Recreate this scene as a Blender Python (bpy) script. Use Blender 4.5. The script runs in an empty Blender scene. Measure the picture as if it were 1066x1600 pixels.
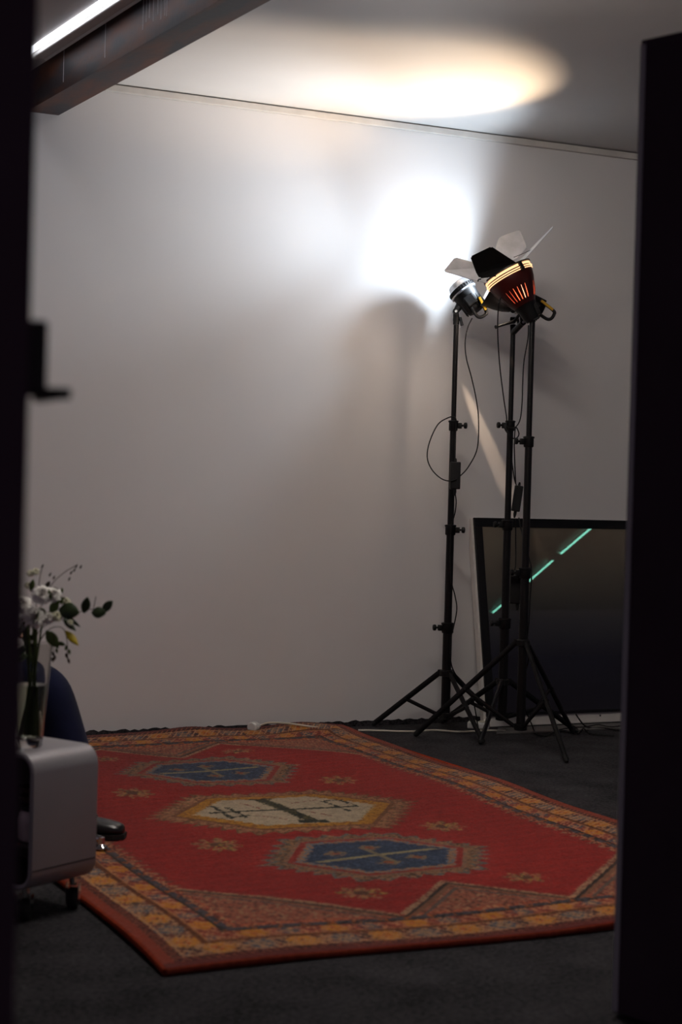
import bpy, bmesh, math, random
import numpy as np
from mathutils import Vector, Matrix

random.seed(7)
S = bpy.context.scene
C = S.collection

# ---------------------------------------------------------------- camera
FPX, CX, CY, CAM_H = 2536.0, 533.0, 800.0, 1.09
yaw, pitch, roll = math.radians(24.5), math.atan(36 / 2536.0), 0.027
fw0 = Vector((math.sin(yaw), math.cos(yaw), 0))
rt0 = Vector((math.cos(yaw), -math.sin(yaw), 0))
up0 = Vector((0, 0, 1))
F = fw0 * math.cos(pitch) - up0 * math.sin(pitch)
U = up0 * math.cos(pitch) + fw0 * math.sin(pitch)
R = rt0 * math.cos(roll) + U * math.sin(roll)
U2 = U * math.cos(roll) - rt0 * math.sin(roll)
CAM = Vector((0, 0, CAM_H))
cam_data = bpy.data.cameras.new('camera')
cam = bpy.data.objects.new('camera', cam_data)
C.objects.link(cam)
cam.matrix_world = Matrix(((R.x, U2.x, -F.x, 0), (R.y, U2.y, -F.y, 0), (R.z, U2.z, -F.z, CAM_H), (0, 0, 0, 1)))
cam_data.sensor_fit = 'VERTICAL'
cam_data.sensor_height = 36
cam_data.sensor_width = 24
cam_data.lens = 36 * FPX / 1600
cam_data.clip_start = 0.05
cam_data.dof.use_dof = True
cam_data.dof.focus_distance = 7.0
cam_data.dof.aperture_fstop = 3.6
S.camera = cam

def ray(px, py): return F + R * ((px - CX) / FPX) - U2 * ((py - CY) / FPX)
def atd(px, py, d): return CAM + ray(px, py) * d          # point at a given depth
def atz(px, py, z=0.0):                                   # point on a level plane
    r = ray(px, py); return CAM + r * ((z - CAM_H) / r.z)
def aty(px, py, y):                                       # point on a plane parallel to the back wall
    r = ray(px, py); return CAM + r * (y / r.y)

# ---------------------------------------------------------------- view, world, lights
S.view_settings.view_transform = 'Standard'
S.view_settings.look = 'None'
S.view_settings.exposure = 0.0
S.view_settings.gamma = 1.0
S.view_settings.use_curve_mapping = False
W = bpy.data.worlds.new('dark_room'); S.world = W; W.use_nodes = True
W.node_tree.nodes['Background'].inputs[0].default_value = (0.30, 0.24, 0.30, 1)
W.node_tree.nodes['Background'].inputs[1].default_value = 0.34

WALL_Y, CEIL = 6.75, 2.79
LED_POWER, LED_FLOOD, LED_SIDE = 6.0, 22.0, 76.0
RED_POWER = 68.0
TUBE_STRENGTH = 5.0
FILL_TUBE_STRENGTH = 160.0
TEAL_STRENGTH = 20.0
STRIPE_POWER = 13.0

# ---------------------------------------------------------------- helpers
def lin(c):
    out = []
    for v in c[:3]:
        v /= 255.0
        out.append(v / 12.92 if v <= 0.04045 else ((v + 0.055) / 1.055) ** 2.4)
    return tuple(out) + (1.0,)

def mat(name, col, rough=0.6, metal=0.0, noise=0.12, nscale=20.0, bump=0.0, bscale=200.0, spec=0.5, sheen=0.0, coat=0.0, trans=0.0, ior=1.45):
    m = bpy.data.materials.new(name); m.use_nodes = True
    nt = m.node_tree; b = nt.nodes['Principled BSDF']
    c = lin(col)
    tc = nt.nodes.new('ShaderNodeTexCoord')
    nz = nt.nodes.new('ShaderNodeTexNoise'); nz.inputs['Scale'].default_value = nscale; nz.inputs['Detail'].default_value = 5
    nt.links.new(tc.outputs['Object'], nz.inputs['Vector'])
    rp = nt.nodes.new('ShaderNodeValToRGB')
    rp.color_ramp.elements[0].position = 0.3; rp.color_ramp.elements[1].position = 0.7
    rp.color_ramp.elements[0].color = tuple(v * (1 - noise) for v in c[:3]) + (1,)
    rp.color_ramp.elements[1].color = tuple(min(1, v * (1 + noise)) for v in c[:3]) + (1,)
    nt.links.new(nz.outputs['Fac'], rp.inputs['Fac'])
    nt.links.new(rp.outputs['Color'], b.inputs['Base Color'])
    b.inputs['Roughness'].default_value = rough
    b.inputs['Metallic'].default_value = metal
    b.inputs['Specular IOR Level'].default_value = spec
    b.inputs['Transmission Weight'].default_value = trans
    b.inputs['IOR'].default_value = ior
    b.inputs['Coat Weight'].default_value = coat
    b.inputs['Sheen Weight'].default_value = sheen
    if bump:
        n2 = nt.nodes.new('ShaderNodeTexNoise'); n2.inputs['Scale'].default_value = bscale; n2.inputs['Detail'].default_value = 3
        nt.links.new(tc.outputs['Object'], n2.inputs['Vector'])
        bp = nt.nodes.new('ShaderNodeBump'); bp.inputs['Strength'].default_value = bump; bp.inputs['Distance'].default_value = 0.004
        nt.links.new(n2.outputs['Fac'], bp.inputs['Height']); nt.links.new(bp.outputs['Normal'], b.inputs['Normal'])
    return m

def emat(name, col, strength):
    m = bpy.data.materials.new(name); m.use_nodes = True
    b = m.node_tree.nodes['Principled BSDF']
    b.inputs['Base Color'].default_value = (col[0] * .5, col[1] * .5, col[2] * .5, 1)
    b.inputs['Emission Color'].default_value = tuple(col) + (1,)
    b.inputs['Emission Strength'].default_value = strength
    return m

def obj(name, bm, m, parent=None, smooth=False, recalc=True):
    if recalc: bmesh.ops.recalc_face_normals(bm, faces=bm.faces[:])
    me = bpy.data.meshes.new(name)
    o = bpy.data.objects.new(name, me); C.objects.link(o)
    if parent is not None:
        w = Matrix.Identity(4); p = parent
        while p is not None:
            w = Matrix.Translation(p.location) @ w; p = p.parent
        bm.transform(w.inverted()); o.parent = parent
    bm.to_mesh(me); bm.free()
    if m: me.materials.append(m)
    if smooth:
        for p in me.polygons: p.use_smooth = True
        try: me.set_sharp_from_angle(angle=math.radians(38))
        except Exception: pass
    return o

def tag(o, label=None, cat=None, group=None, kind=None):
    if label: o['label'] = label
    if cat: o['category'] = cat
    if group: o['group'] = group
    if kind: o['kind'] = kind
    return o

def thing(name, label, cat, loc=(0, 0, 0), group=None):
    o = bpy.data.objects.new(name, None); C.objects.link(o)
    o.location = loc; o.empty_display_size = 0.1
    return tag(o, label, cat, group)

def struct(name, bm, m, smooth=False):
    return tag(obj(name, bm, m, smooth=smooth), kind='structure')

def frame(z, xh=Vector((1, 0, 0)), loc=Vector((0, 0, 0))):
    z = Vector(z).normalized(); xh = Vector(xh)
    x = (xh - z * xh.dot(z)).normalized(); y = z.cross(x)
    return Matrix(((x.x, y.x, z.x, loc[0]), (x.y, y.y, z.y, loc[1]), (x.z, y.z, z.z, loc[2]), (0, 0, 0, 1)))

def box(bm, size, M, bevel=0.0, seg=2):
    r = bmesh.ops.create_cube(bm, size=1.0)
    vs = r['verts']
    bmesh.ops.scale(bm, vec=Vector(size), verts=vs)
    if bevel:
        es = list({e for v in vs for e in v.link_edges})
        rb = bmesh.ops.bevel(bm, geom=es, offset=bevel, segments=seg, profile=0.5, affect='EDGES')
        vs = list({v for f in rb['faces'] for v in f.verts} | {v for v in vs if v.is_valid})
    bmesh.ops.transform(bm, matrix=M, verts=vs)

def lathe(bm, prof, M=Matrix.Identity(4), seg=32, cap=True):
    rings = []
    for (r, z) in prof:
        if r < 1e-6: rings.append([bm.verts.new(M @ Vector((0, 0, z)))])
        else: rings.append([bm.verts.new(M @ Vector((r * math.cos(2 * math.pi * k / seg), r * math.sin(2 * math.pi * k / seg), z))) for k in range(seg)])
    for a, b in zip(rings, rings[1:]):
        for k in range(seg):
            k2 = (k + 1) % seg
            if len(a) == 1 and len(b) == 1: continue
            if len(a) == 1: bm.faces.new((a[0], b[k], b[k2]))
            elif len(b) == 1: bm.faces.new((a[k], a[k2], b[0]))
            else: bm.faces.new((a[k], a[k2], b[k2], b[k]))
    if cap:
        for rg in (rings[0], rings[-1]):
            if len(rg) > 2: bm.faces.new(rg)

def cyl(bm, a, b, r, r2=None, seg=16):
    a, b = Vector(a), Vector(b); d = b - a
    h = Vector((1, 0, 0)) if abs(d.normalized().x) < 0.9 else Vector((0, 1, 0))
    lathe(bm, [(r, 0), (r2 if r2 is not None else r, d.length)], frame(d, h, a), seg)

def smooth_path(pts, n=8):
    P = [Vector(p) for p in pts]
    P = [P[0] * 2 - P[1]] + P + [P[-1] * 2 - P[-2]]
    out = []
    for i in range(1, len(P) - 2):
        p0, p1, p2, p3 = P[i - 1:i + 3]
        for k in range(n):
            t = k / n
            out.append(0.5 * ((2 * p1) + (p2 - p0) * t + (2 * p0 - 5 * p1 + 4 * p2 - p3) * t * t + (3 * p1 - p0 - 3 * p2 + p3) * t ** 3))
    out.append(P[-2]); return out

def sweep(bm, pts, rad, seg=8, sx=1.0, hint=None):
    """tube along a polyline; rad a number or a list (one per point)"""
    n = len(pts); rings = []; prev = None
    for i, p in enumerate(pts):
        t = (pts[min(i + 1, n - 1)] - pts[max(i - 1, 0)]).normalized()
        if prev is None:
            h = Vector(hint) if hint else (Vector((0, 0, 1)) if abs(t.z) < 0.9 else Vector((1, 0, 0)))
        else: h = prev
        x = (h - t * h.dot(t)).normalized(); y = t.cross(x); prev = x
        r = rad[i] if isinstance(rad, (list, tuple)) else rad
        rings.append([bm.verts.new(p + x * (r * math.cos(2 * math.pi * k / seg)) + y * (r * sx * math.sin(2 * math.pi * k / seg))) for k in range(seg)])
    for a, b in zip(rings, rings[1:]):
        for k in range(seg):
            k2 = (k + 1) % seg
            bm.faces.new((a[k], a[k2], b[k2], b[k]))
    bm.faces.new(rings[0]); bm.faces.new(rings[-1])

def tube(bm, pts, r, seg=8, n=8): sweep(bm, smooth_path(pts, n), r, seg)

def plate(bm, pts, th, nrm=None):
    """thin solid plate through the polygon pts"""
    pts = [Vector(p) for p in pts]
    if nrm is None:
        nrm = Vector((0, 0, 0))
        for i in range(len(pts)): nrm += (pts[i] - pts[0]).cross(pts[(i + 1) % len(pts)] - pts[0])
    nrm = Vector(nrm).normalized() * th * 0.5
    a = [bm.verts.new(p + nrm) for p in pts]; b = [bm.verts.new(p - nrm) for p in pts]
    bm.faces.new(a); bm.faces.new(b[::-1])
    for i in range(len(pts)):
        j = (i + 1) % len(pts); bm.faces.new((a[i], b[i], b[j], a[j]))

T = Matrix.Translation
def BM(): return bmesh.new()

# ---------------------------------------------------------------- materials
M_wall = mat('painted_wall', (220, 217, 216), 0.55, noise=0.02, nscale=1.3, bump=0.05, bscale=120, spec=0.25)
M_ceil = mat('painted_ceiling', (212, 210, 208), 0.7, noise=0.03, nscale=2, spec=0.2)
M_trim = mat('grey_trim', (205, 200, 194), 0.6, noise=0.1, nscale=9)
M_black = mat('black_metal', (13, 11, 12), 0.4, noise=0.2, spec=0.3)
M_blackp = mat('black_plastic', (12, 11, 12), 0.5, noise=0.2, spec=0.3)
M_rubber = mat('black_rubber', (14, 13, 14), 0.8)
M_door = mat('black_door_paint', (68, 55, 66), 0.75, noise=0.1, nscale=6, spec=0.12)
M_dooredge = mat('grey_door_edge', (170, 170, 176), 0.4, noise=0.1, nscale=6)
M_silver = mat('silver_metal', (190, 190, 192), 0.3, 0.9, noise=0.1)
M_chrome = mat('chrome', (210, 210, 212), 0.12, 1.0, noise=0.03)
M_yellow = mat('yellow_stripe', (190, 148, 20), 0.5)
M_blade = mat('lit_barn_door', (176, 178, 184), 0.5, 0.2, noise=0.15, nscale=25)  # leaves catching light, the brightness put into their colour
M_bladeb = mat('unlit_barn_door', (9, 8, 9), 0.7, spec=0.2)  # same leaf metal on its unlit side, shade put into the colour
M_dish = mat('dish_inside', (235, 235, 238), 0.35, 0.6, noise=0.02)
M_red = mat('dark_red_bowl', (62, 14, 12), 0.35, 0.3, noise=0.2, nscale=14)
M_white_pl = mat('white_plastic', (214, 212, 208), 0.4, noise=0.04)
M_cabinet = mat('silver_grey_lacquer', (146, 142, 146), 0.42, 0.25, noise=0.04, nscale=5, spec=0.5)
M_cabin = mat('cabinet_inside', (40, 32, 30), 0.6)
M_navy = mat('navy_cloth', (13, 17, 42), 0.9, noise=0.25, nscale=9, bump=0.25, bscale=350, sheen=0.05, spec=0.15)
M_navy2 = mat('charcoal_cloth', (30, 30, 36), 0.9, noise=0.2, bump=0.2, sheen=0.2)
M_shoe = mat('black_leather', (24, 22, 24), 0.28, noise=0.2, nscale=30, bump=0.1, bscale=120)
M_skin = mat('skin', (198, 150, 126), 0.5, noise=0.05)
M_hair = mat('brown_hair', (52, 36, 26), 0.55, noise=0.3, nscale=60)
M_board = mat('grey_board', (96, 92, 90), 0.8, noise=0.15, nscale=14)
M_frame_w = mat('white_frame', (205, 200, 194), 0.5, noise=0.04)
M_frame_b = mat('black_frame', (15, 13, 16), 0.45, spec=0.25)
M_leaf_d = mat('dark_green_leaf', (46, 62, 30), 0.5, noise=0.25, nscale=30)
M_leaf = mat('green_leaf', (74, 94, 34), 0.5, noise=0.3, nscale=30)
M_leaf_y = mat('yellow_leaf', (190, 166, 20), 0.5, noise=0.2, nscale=30)
M_stem = mat('green_stem', (70, 84, 36), 0.6)
M_twig = mat('brown_twig', (70, 58, 44), 0.7)
M_petal = mat('white_petal', (242, 238, 232), 0.6, noise=0.05, nscale=40)
M_petal2 = mat('cream_petal', (226, 224, 196), 0.6, noise=0.1, nscale=40)
M_white_cable = mat('white_cable', (196, 188, 172), 0.5, noise=0.05)
M_glow_w = emat('lamp_glass_white', (0.80, 0.90, 1.0), 14.0)
M_glow_o = emat('leak_rim_glow', (1.0, 0.56, 0.28), 1.5)
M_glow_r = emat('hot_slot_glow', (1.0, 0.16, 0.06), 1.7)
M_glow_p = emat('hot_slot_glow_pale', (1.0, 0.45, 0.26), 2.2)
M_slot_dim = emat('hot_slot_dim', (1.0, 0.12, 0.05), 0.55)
M_tube = emat('tube_light', (0.92, 0.93, 1.0), TUBE_STRENGTH)
M_teal = emat('teal_tube_light', (0.30, 1.0, 0.74), TEAL_STRENGTH)

def glass(name, col, rough=0.02, ior=1.45):
    m = bpy.data.materials.new(name); m.use_nodes = True
    b = m.node_tree.nodes['Principled BSDF']
    b.inputs['Base Color'].default_value = tuple(col) + (1,)
    b.inputs['Transmission Weight'].default_value = 1.0
    b.inputs['Roughness'].default_value = rough
    b.inputs['IOR'].default_value = ior
    return m
M_vase = glass('vase_glass', (0.86, 0.86, 0.84))
M_water = glass('vase_water', (0.80, 0.86, 0.70), 0.0, 1.33)

# carpet
def carpet():
    m = mat('charcoal_carpet', (38, 37, 39), 0.95, spec=0.1)
    nt = m.node_tree; b = nt.nodes['Principled BSDF']
    tc = nt.nodes.new('ShaderNodeTexCoord')
    n = nt.nodes.new('ShaderNodeTexNoise'); n.inputs['Scale'].default_value = 75; n.inputs['Detail'].default_value = 6; n.inputs['Roughness'].default_value = 0.8
    n2 = nt.nodes.new('ShaderNodeTexNoise'); n2.inputs['Scale'].default_value = 6; n2.inputs['Detail'].default_value = 4
    nt.links.new(tc.outputs['Object'], n.inputs['Vector']); nt.links.new(tc.outputs['Object'], n2.inputs['Vector'])
    mx = nt.nodes.new('ShaderNodeMath'); mx.operation = 'MULTIPLY_ADD'; mx.inputs[1].default_value = 0.35
    nt.links.new(n2.outputs['Fac'], mx.inputs[0]); nt.links.new(n.outputs['Fac'], mx.inputs[2])
    rp = nt.nodes.new('ShaderNodeValToRGB')
    rp.color_ramp.elements[0].position = 0.52; rp.color_ramp.elements[0].color = lin((14, 13, 15))
    rp.color_ramp.elements[1].position = 0.86; rp.color_ramp.elements[1].color = lin((70, 68, 71))
    nt.links.new(mx.outputs[0], rp.inputs['Fac']); nt.links.new(rp.outputs['Color'], b.inputs['Base Color'])
    bp = nt.nodes.new('ShaderNodeBump'); bp.inputs['Strength'].default_value = 0.7; bp.inputs['Distance'].default_value = 0.006
    nt.links.new(n.outputs['Fac'], bp.inputs['Height']); nt.links.new(bp.outputs['Normal'], b.inputs['Normal'])
    return m
M_carpet = carpet()

def rusty():
    m = mat('rusty_steel', (52, 46, 48), 0.5, 0.35, noise=0.25, nscale=5, bump=0.15, bscale=40)
    nt = m.node_tree; b = nt.nodes['Principled BSDF']
    tc = nt.nodes.new('ShaderNodeTexCoord')
    mp = nt.nodes.new('ShaderNodeMapping'); mp.inputs['Scale'].default_value = (9, 2.4, 9)
    nt.links.new(tc.outputs['Object'], mp.inputs['Vector'])
    n = nt.nodes.new('ShaderNodeTexNoise'); n.inputs['Scale'].default_value = 1.4; n.inputs['Detail'].default_value = 8
    nt.links.new(mp.outputs[0], n.inputs['Vector'])
    rp = nt.nodes.new('ShaderNodeValToRGB')
    e = rp.color_ramp.elements
    e[0].position = 0.40; e[0].color = lin((60, 55, 58))
    e[1].position = 0.66; e[1].color = lin((104, 60, 38))
    nt.links.new(n.outputs['Fac'], rp.inputs['Fac']); nt.links.new(rp.outputs['Color'], b.inputs['Base Color'])
    return m
M_rust = rusty()

# ================================================================ STRUCTURE
bm = BM(); plate(bm, [(-3, -3, -.02), (11, -3, -.02), (11, WALL_Y + .1, -.02), (-3, WALL_Y + .1, -.02)], 0.04); struct('floor', bm, M_carpet)
bm = BM(); box(bm, (14.0, 0.1, CEIL + 0.1), T((4.0, WALL_Y + .05, CEIL / 2))); struct('wall_back', bm, M_wall)
bm = BM(); plate(bm, [(-3, -.6, CEIL + .03), (11, -.6, CEIL + .03), (11, WALL_Y + .1, CEIL + .03), (-3, WALL_Y + .1, CEIL + .03)], 0.06); struct('ceiling', bm, M_ceil)
# narrow cornice along the top of the wall
bm = BM()
box(bm, (11.0, 0.022, 0.030), T((5.5, WALL_Y - .011, CEIL - .020)), 0.004)
struct('trim_1', bm, M_trim)
# ragged dark carpet edge turned up against the wall
bm = BM()
xs = np.arange(0.6, 7.0, 0.02); rr = random.Random(3)
lo = [bm.verts.new((x, WALL_Y - .006, 0.0)) for x in xs]
hi = [bm.verts.new((x, WALL_Y - .004, 0.023 + rr.uniform(-.004, .006))) for x in xs]
hb = [bm.verts.new((x, WALL_Y + .002, v.co.z)) for x, v in zip(xs, hi)]
for i in range(len(xs) - 1):
    bm.faces.new((lo[i], lo[i + 1], hi[i + 1], hi[i])); bm.faces.new((hi[i], hi[i + 1], hb[i + 1], hb[i]))
struct('baseboard_back', bm, M_carpet)

# steel beam under the ceiling
bd = Vector((-.0906, .996, 0)).normalized(); bs = Vector((.996, .0906, 0)).normalized()
P0 = Vector((1.608, 6.493, 2.63))
def bp_(t, s, z): q = P0 + bd * t + bs * s; return Vector((q.x, q.y, z))
bm = BM()
t0 = -7.5
def beam_box(bm, s0, s1, z0, z1):
    a = [bp_(t0, s0, z0), bp_(t0, s1, z0), bp_(t0, s1, z1), bp_(t0, s0, z1)]
    tt = lambda p, s: (WALL_Y - p.y) / bd.y
    q = []
    for p in a:
        k = (WALL_Y + .0 - p.y) / bd.y; q.append(p + bd * k)
    va = [bm.verts.new(p) for p in a]; vb = [bm.verts.new(p) for p in q]
    bm.faces.new(va); bm.faces.new(vb[::-1])
    for i in range(4):
        j = (i + 1) % 4; bm.faces.new((va[i], vb[i], vb[j], va[j]))
beam_box(bm, 0, .135, 2.63, CEIL + .01)
beam = obj('trim_2', bm, M_rust)
tag(beam, 'rusty steel ceiling beam', None, None, 'structure')
# weld seams and lime streaks on the side of the beam
bm = BM()
rr = random.Random(5)
for (px, y0, y1, w) in [(165, 25, 78, .004), (100, 68, 118, .003), (224, 0, 46, .003), (229, 0, 34, .002), (234, 0, 28, .003), (240, 0, 33, .002), (247, 0, 22, .002), (252, 0, 30, .002), (258, 0, 24, .002), (261, 0, 25, .002)]:
    nrm = -bs
    def onface(px, py):
        r = ray(px, py); t = ((P0 - CAM).dot(nrm)) / r.dot(nrm); return CAM + r * t
    a, b = onface(px, y0), onface(px, y1)
    c = (a + b) / 2; h = min(abs(a.z - b.z), 0.15)
    zc = max(2.64 + h / 2, min(CEIL - h / 2, c.z))
    box(bm, (w, .0015, h), frame((0, 0, 1), bd, Vector((c.x, c.y, zc)) + nrm * .0004))
M_lime = mat('lime_streak', (200, 196, 198), 0.7)
o = obj('streaks', bm, M_lime, beam); o['label'] = 'pale streaks down the side of the beam'

# left door leaf with handle (standing open beside the camera)
e = atd(42, 800, 1.5); e.z = 0
ld = (Vector((e.x, e.y, 0))).normalized()
near = e + (Matrix.Rotation(math.radians(14), 3, 'Z') @ ld) * .80
ln = Vector((near - e)).normalized(); lr = Vector((-ln.y, ln.x, 0))   # lr points to the right, into the gap
if lr.dot(R) < 0: lr = -lr
bm = BM()
cc = (e + near) / 2 - lr * .022
box(bm, ((near - e).length, .044, 2.1), frame((0, 0, 1), ln, Vector((cc.x, cc.y, 1.055))), .003)
dl = struct('door_1', bm, M_door)
bm = BM()
hp = e + ln * .030
z0, z1 = CAM_H + (752 - 612) / FPX * 1.44, CAM_H + (752 - 488) / FPX * 1.44
box(bm, (.036, .020, z1 - z0), frame((0, 0, 1), ln, Vector((hp.x, hp.y, (z0 + z1) / 2)) + lr * .010), .004)
hz = CAM_H + (752 - 605) / FPX * 1.44
p = Vector((hp.x, hp.y, hz))
ho = obj('door_handle', bm, M_black, dl)
bm = BM()
cyl(bm, p + lr * .012, p + lr * .046, .0055)
tube(bm, [p + lr * .040, p + lr * .040 + ln * .018, p + lr * .040 + ln * .10], .0055, 10)
lv = obj('lever', bm, M_black, ho)

# right door leaf
rd = Vector((math.sin(math.radians(-19.8)), math.cos(math.radians(-19.8)), 0))   # towards the far free edge
fe = atd(975, 1000, 3.4); fe.z = 0
rs = Vector((rd.y, -rd.x, 0))
if rs.dot(R) < 0: rs = -rs
bm = BM()
cc = fe - rd * .475 + rs * .02
ztop = CAM_H + (776 - 66) / FPX * 3.4
box(bm, (.95, .04, ztop - .006), frame((0, 0, 1), rd, Vector((cc.x, cc.y, ztop / 2 + .003))), .002)
dr = struct('door_2', bm, M_door)
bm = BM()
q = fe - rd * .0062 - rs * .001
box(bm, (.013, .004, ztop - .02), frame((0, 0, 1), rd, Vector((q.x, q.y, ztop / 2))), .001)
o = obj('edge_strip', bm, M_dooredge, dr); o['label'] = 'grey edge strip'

# ================================================================ TUBE LIGHTS
def batten(name, label, c, d, length, side, tube_m, group=None, rad=.016, hood=.05, hm=None):
    """ceiling batten: housing + tube + end sockets. c centre of the tube, d its direction, side = from tube to housing"""
    t = thing(name, label, 'tube light', (c.x, c.y, CEIL), group)
    bm = BM(); Mx = frame((0, 0, 1), d, c)
    hc = c + side * .050 + Vector((0, 0, .012))
    box(bm, (length + .06, hood, .06), frame((0, 0, 1), d, hc), .006)
    if hm is None:                                      # slanted white wing beside the tube
        w0, w1 = c + side * .026 + up0 * .022, c + side * .086 - up0 * .018
        h_ = d * (length / 2 + .02)
        plate(bm, [w0 - h_, w1 - h_, w1 + h_, w0 + h_], .003)
    # stem up to the ceiling
    for s in (-.35, .35):
        q = hc + d * (length * s); cyl(bm, (q.x, q.y, q.z), (q.x, q.y, CEIL + .002), .008)
    obj('housing', bm, hm or M_white_pl, t)
    bm = BM(); cyl(bm, c - d * (length / 2), c + d * (length / 2), rad, seg=18)
    obj('tube', bm, tube_m, t, smooth=True)
    for s in (-1, 1):
        bm = BM(); q = c + d * (s * (length / 2 + .008))
        box(bm, (.016, .09, .042), frame((0, 0, 1), d, q + side * .026), .004)
        obj('end_socket', bm, M_white_pl, t)
    return t
r_ = ray(100, 42); nrm = -bs
tc0 = CAM + r_ * ((P0 + nrm * .108 - CAM).dot(nrm) / r_.dot(nrm))
tc0 = tc0 - bd * .45; 
batten('tube_light', 'lit white tube light fixed along the side of the rusty ceiling beam', tc0, bd, 1.75, bs, M_tube)
M_fill_tube = emat('fill_tube_light', (1.0, .92, .85), FILL_TUBE_STRENGTH)  # unseen lamp added to fill wall and rug with light
batten('tube_light', 'added unseen white fill tube on the right side of the beam, above the red rug', bp_(-2.52, .135 + .108, 2.71), bd, 1.5, -bs, M_fill_tube)
a, b = Vector((8.055, -.381, 2.70)), Vector((7.82, 1.187, 2.70))
c2, d2 = Vector((7.794, 1.379, 2.70)), Vector((7.681, 2.196, 2.70))
for (p, q) in ((a, b), (c2, d2)):
    dd = (q - p).normalized()
    batten('tube_light', 'teal tube light on the far ceiling, mirrored as a green line in the leaning glass', (p + q) / 2, dd, (q - p).length, Vector((0, 0, .75)), M_teal, 'teal tube lights mirrored in the glass', .008, .20, M_blackp)

# ================================================================ RUG
RX0, RY0, RW, RL = 1.150, 3.410, 1.925, 3.290
def rug_pattern(X, Y):
    n = X.shape
    rg = np.random.default_rng(11)
    gi = (X / 0.009).astype(int); gj = (Y / 0.009).astype(int)
    K1 = rg.random((500, 500)); K2 = rg.random((500, 500)); K3 = rg.random((500, 500))
    k1, k2 = K1[gi, gj], K2[gi, gj]
    kb = K3[(X / .022).astype(int), (Y / .022).astype(int)]
    def c(*v): return np.array(v, float)
    RED, PINK, BEIGE, DKRED = c(172, 30, 18), c(172, 90, 64), c(196, 150, 112), c(88, 26, 22)
    GOLD, BLUE, GREY, BROWN, ORANGE, DK, CREAM = c(204, 138, 40), c(54, 68, 94), c(96, 94, 98), c(112, 62, 32), c(164, 58, 26), c(48, 34, 28), c(212, 188, 156)
    OLIVE = c(122, 106, 58)
    col = np.zeros(n + (3,)); col[:] = RED
    stripe = 1 + .05 * np.sin(Y * 95 + np.sin(X * 7) * 2) * (kb > .4)
    col *= stripe[..., None]
    def put(mask, v): col[mask] = v
    xc = np.abs(X - RW / 2)
    ds = RW / 2 - xc
    Yf = np.where(Y < 1.59, Y, 3.18 - Y)                       # folded for the field outline
    de = np.where(Y < 1.59, Y, (RL - Y) * .73)
    # jagged outline of the field: two corner slopes and a middle notch at each end
    f = np.where(xc < .255, .52 - xc / .255 * .258, .262 + (xc - .255) / .435 * .40)
    tooth = .012 * np.abs(((X + Y) / .032) % 1 - .5) * 2
    out = Yf < f + tooth
    g = f - Yf
    sp = out
    put(sp, PINK)
    # woven grain of the corner pieces
    gr = sp & (((X * 1.0 + Yf * .3) / .016 % 1) < .5) & (k1 > .25); put(gr, c(196, 118, 84))
    put(sp & (k2 > .80), c(120, 60, 46)); put(sp & (k2 < .10), BEIGE)
    put(sp & (g < .085) & (g > .070), c(110, 92, 84))
    put(sp & (g < .055) & (g > .035), c(150, 96, 66))
    put(sp & (g < .035) & (g > .020), DK * 1.2)
    put(sp & (g < .020), np.array(BEIGE)); put(sp & (g < .020) & (k1 > .6), c(150, 84, 62))
    # side sawtooth
    st = .245 + .034 * np.abs((Y / .05) % 1 - .5) * 2 + .01 * k1
    m = (ds < st) & ~(sp & (ds > .25)); put(m, c(186, 132, 98)); put(m & (k2 > .55), c(140, 62, 46)); put(m & (k1 > .85), c(90, 60, 46))
    # frame bands
    d = np.minimum(ds, de); t = np.where(ds < de, Y, X)
    blk = d < .238
    put(blk, c(86, 84, 92)); put(blk & (((t / .07) % 1) < .35) & (k1 > .3), c(168, 96, 42)); put(blk & (k2 > .8), c(54, 50, 56))
    b2 = d < .212
    put(b2, c(160, 78, 60)); put(b2 & (k1 > .6), c(126, 48, 40)); put(b2 & (k2 > .78), c(198, 140, 104))
    ph = (t / .215) % 1
    jag = .10 * (kb - .5)
    tri = lambda q: np.abs((q % 1) - .5) * 2
    e2 = np.abs(d - .182); zz = tri(d / .019 + t / .03) * .018
    fl = np.abs(ph - .3) * .215 + e2 * .55 + zz
    put(b2 & (fl < .046) & (k2 < .85), GOLD); put(b2 & (fl < .022) & (k1 > .4), c(186, 92, 36))
    fl = np.abs(ph - .74) * .215 + e2 * .6 + zz
    put(b2 & (fl < .040) & (k2 < .8), c(98, 92, 100)); put(b2 & (fl < .016), c(184, 150, 112))
    put(b2 & (tri(t / .043 + d / .05) > .86), c(196, 138, 104))
    put((d < .216) & (d > .208), DK * 1.3)
    put(d < .152, BROWN); put((d < .152) & (k1 > .75), c(140, 84, 44))
    put((d < .155) & (d > .150), c(188, 134, 92))
    b1 = d < .134
    put(b1, c(96, 50, 42)); put(b1 & (k1 > .62), c(140, 66, 54)); put(b1 & (k2 > .70), c(190, 142, 106))
    dd = np.abs(d - .098)
    zz = tri(d / .017 - t / .026) * .020
    fl = np.abs(ph - .75) * .215 + dd * .7 + zz
    put(b1 & (fl < .056) & (k2 < .86), GOLD); put(b1 & (fl < .026) & (k1 > .3), c(192, 92, 32)); put(b1 & (fl < .012), c(96, 44, 40))
    fl = np.abs(ph - .25) * .215 + dd * .7 + zz
    put(b1 & (fl < .054) & (k2 < .8), c(92, 97, 108)); put(b1 & (fl < .026), c(168, 136, 108)); put(b1 & (fl < .013), c(86, 44, 50))
    fl = np.abs(ph - .5) * .215 + dd * .9 + zz
    put(b1 & (fl < .030) & (k1 > .2), c(70, 42, 54))
    put(b1 & (np.abs((t / .028 + d / .04) % 1 - .5) < .10), c(202, 158, 120))
    put((d < .066) & (d > .060), c(198, 150, 110))
    g1 = d < .058
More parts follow.
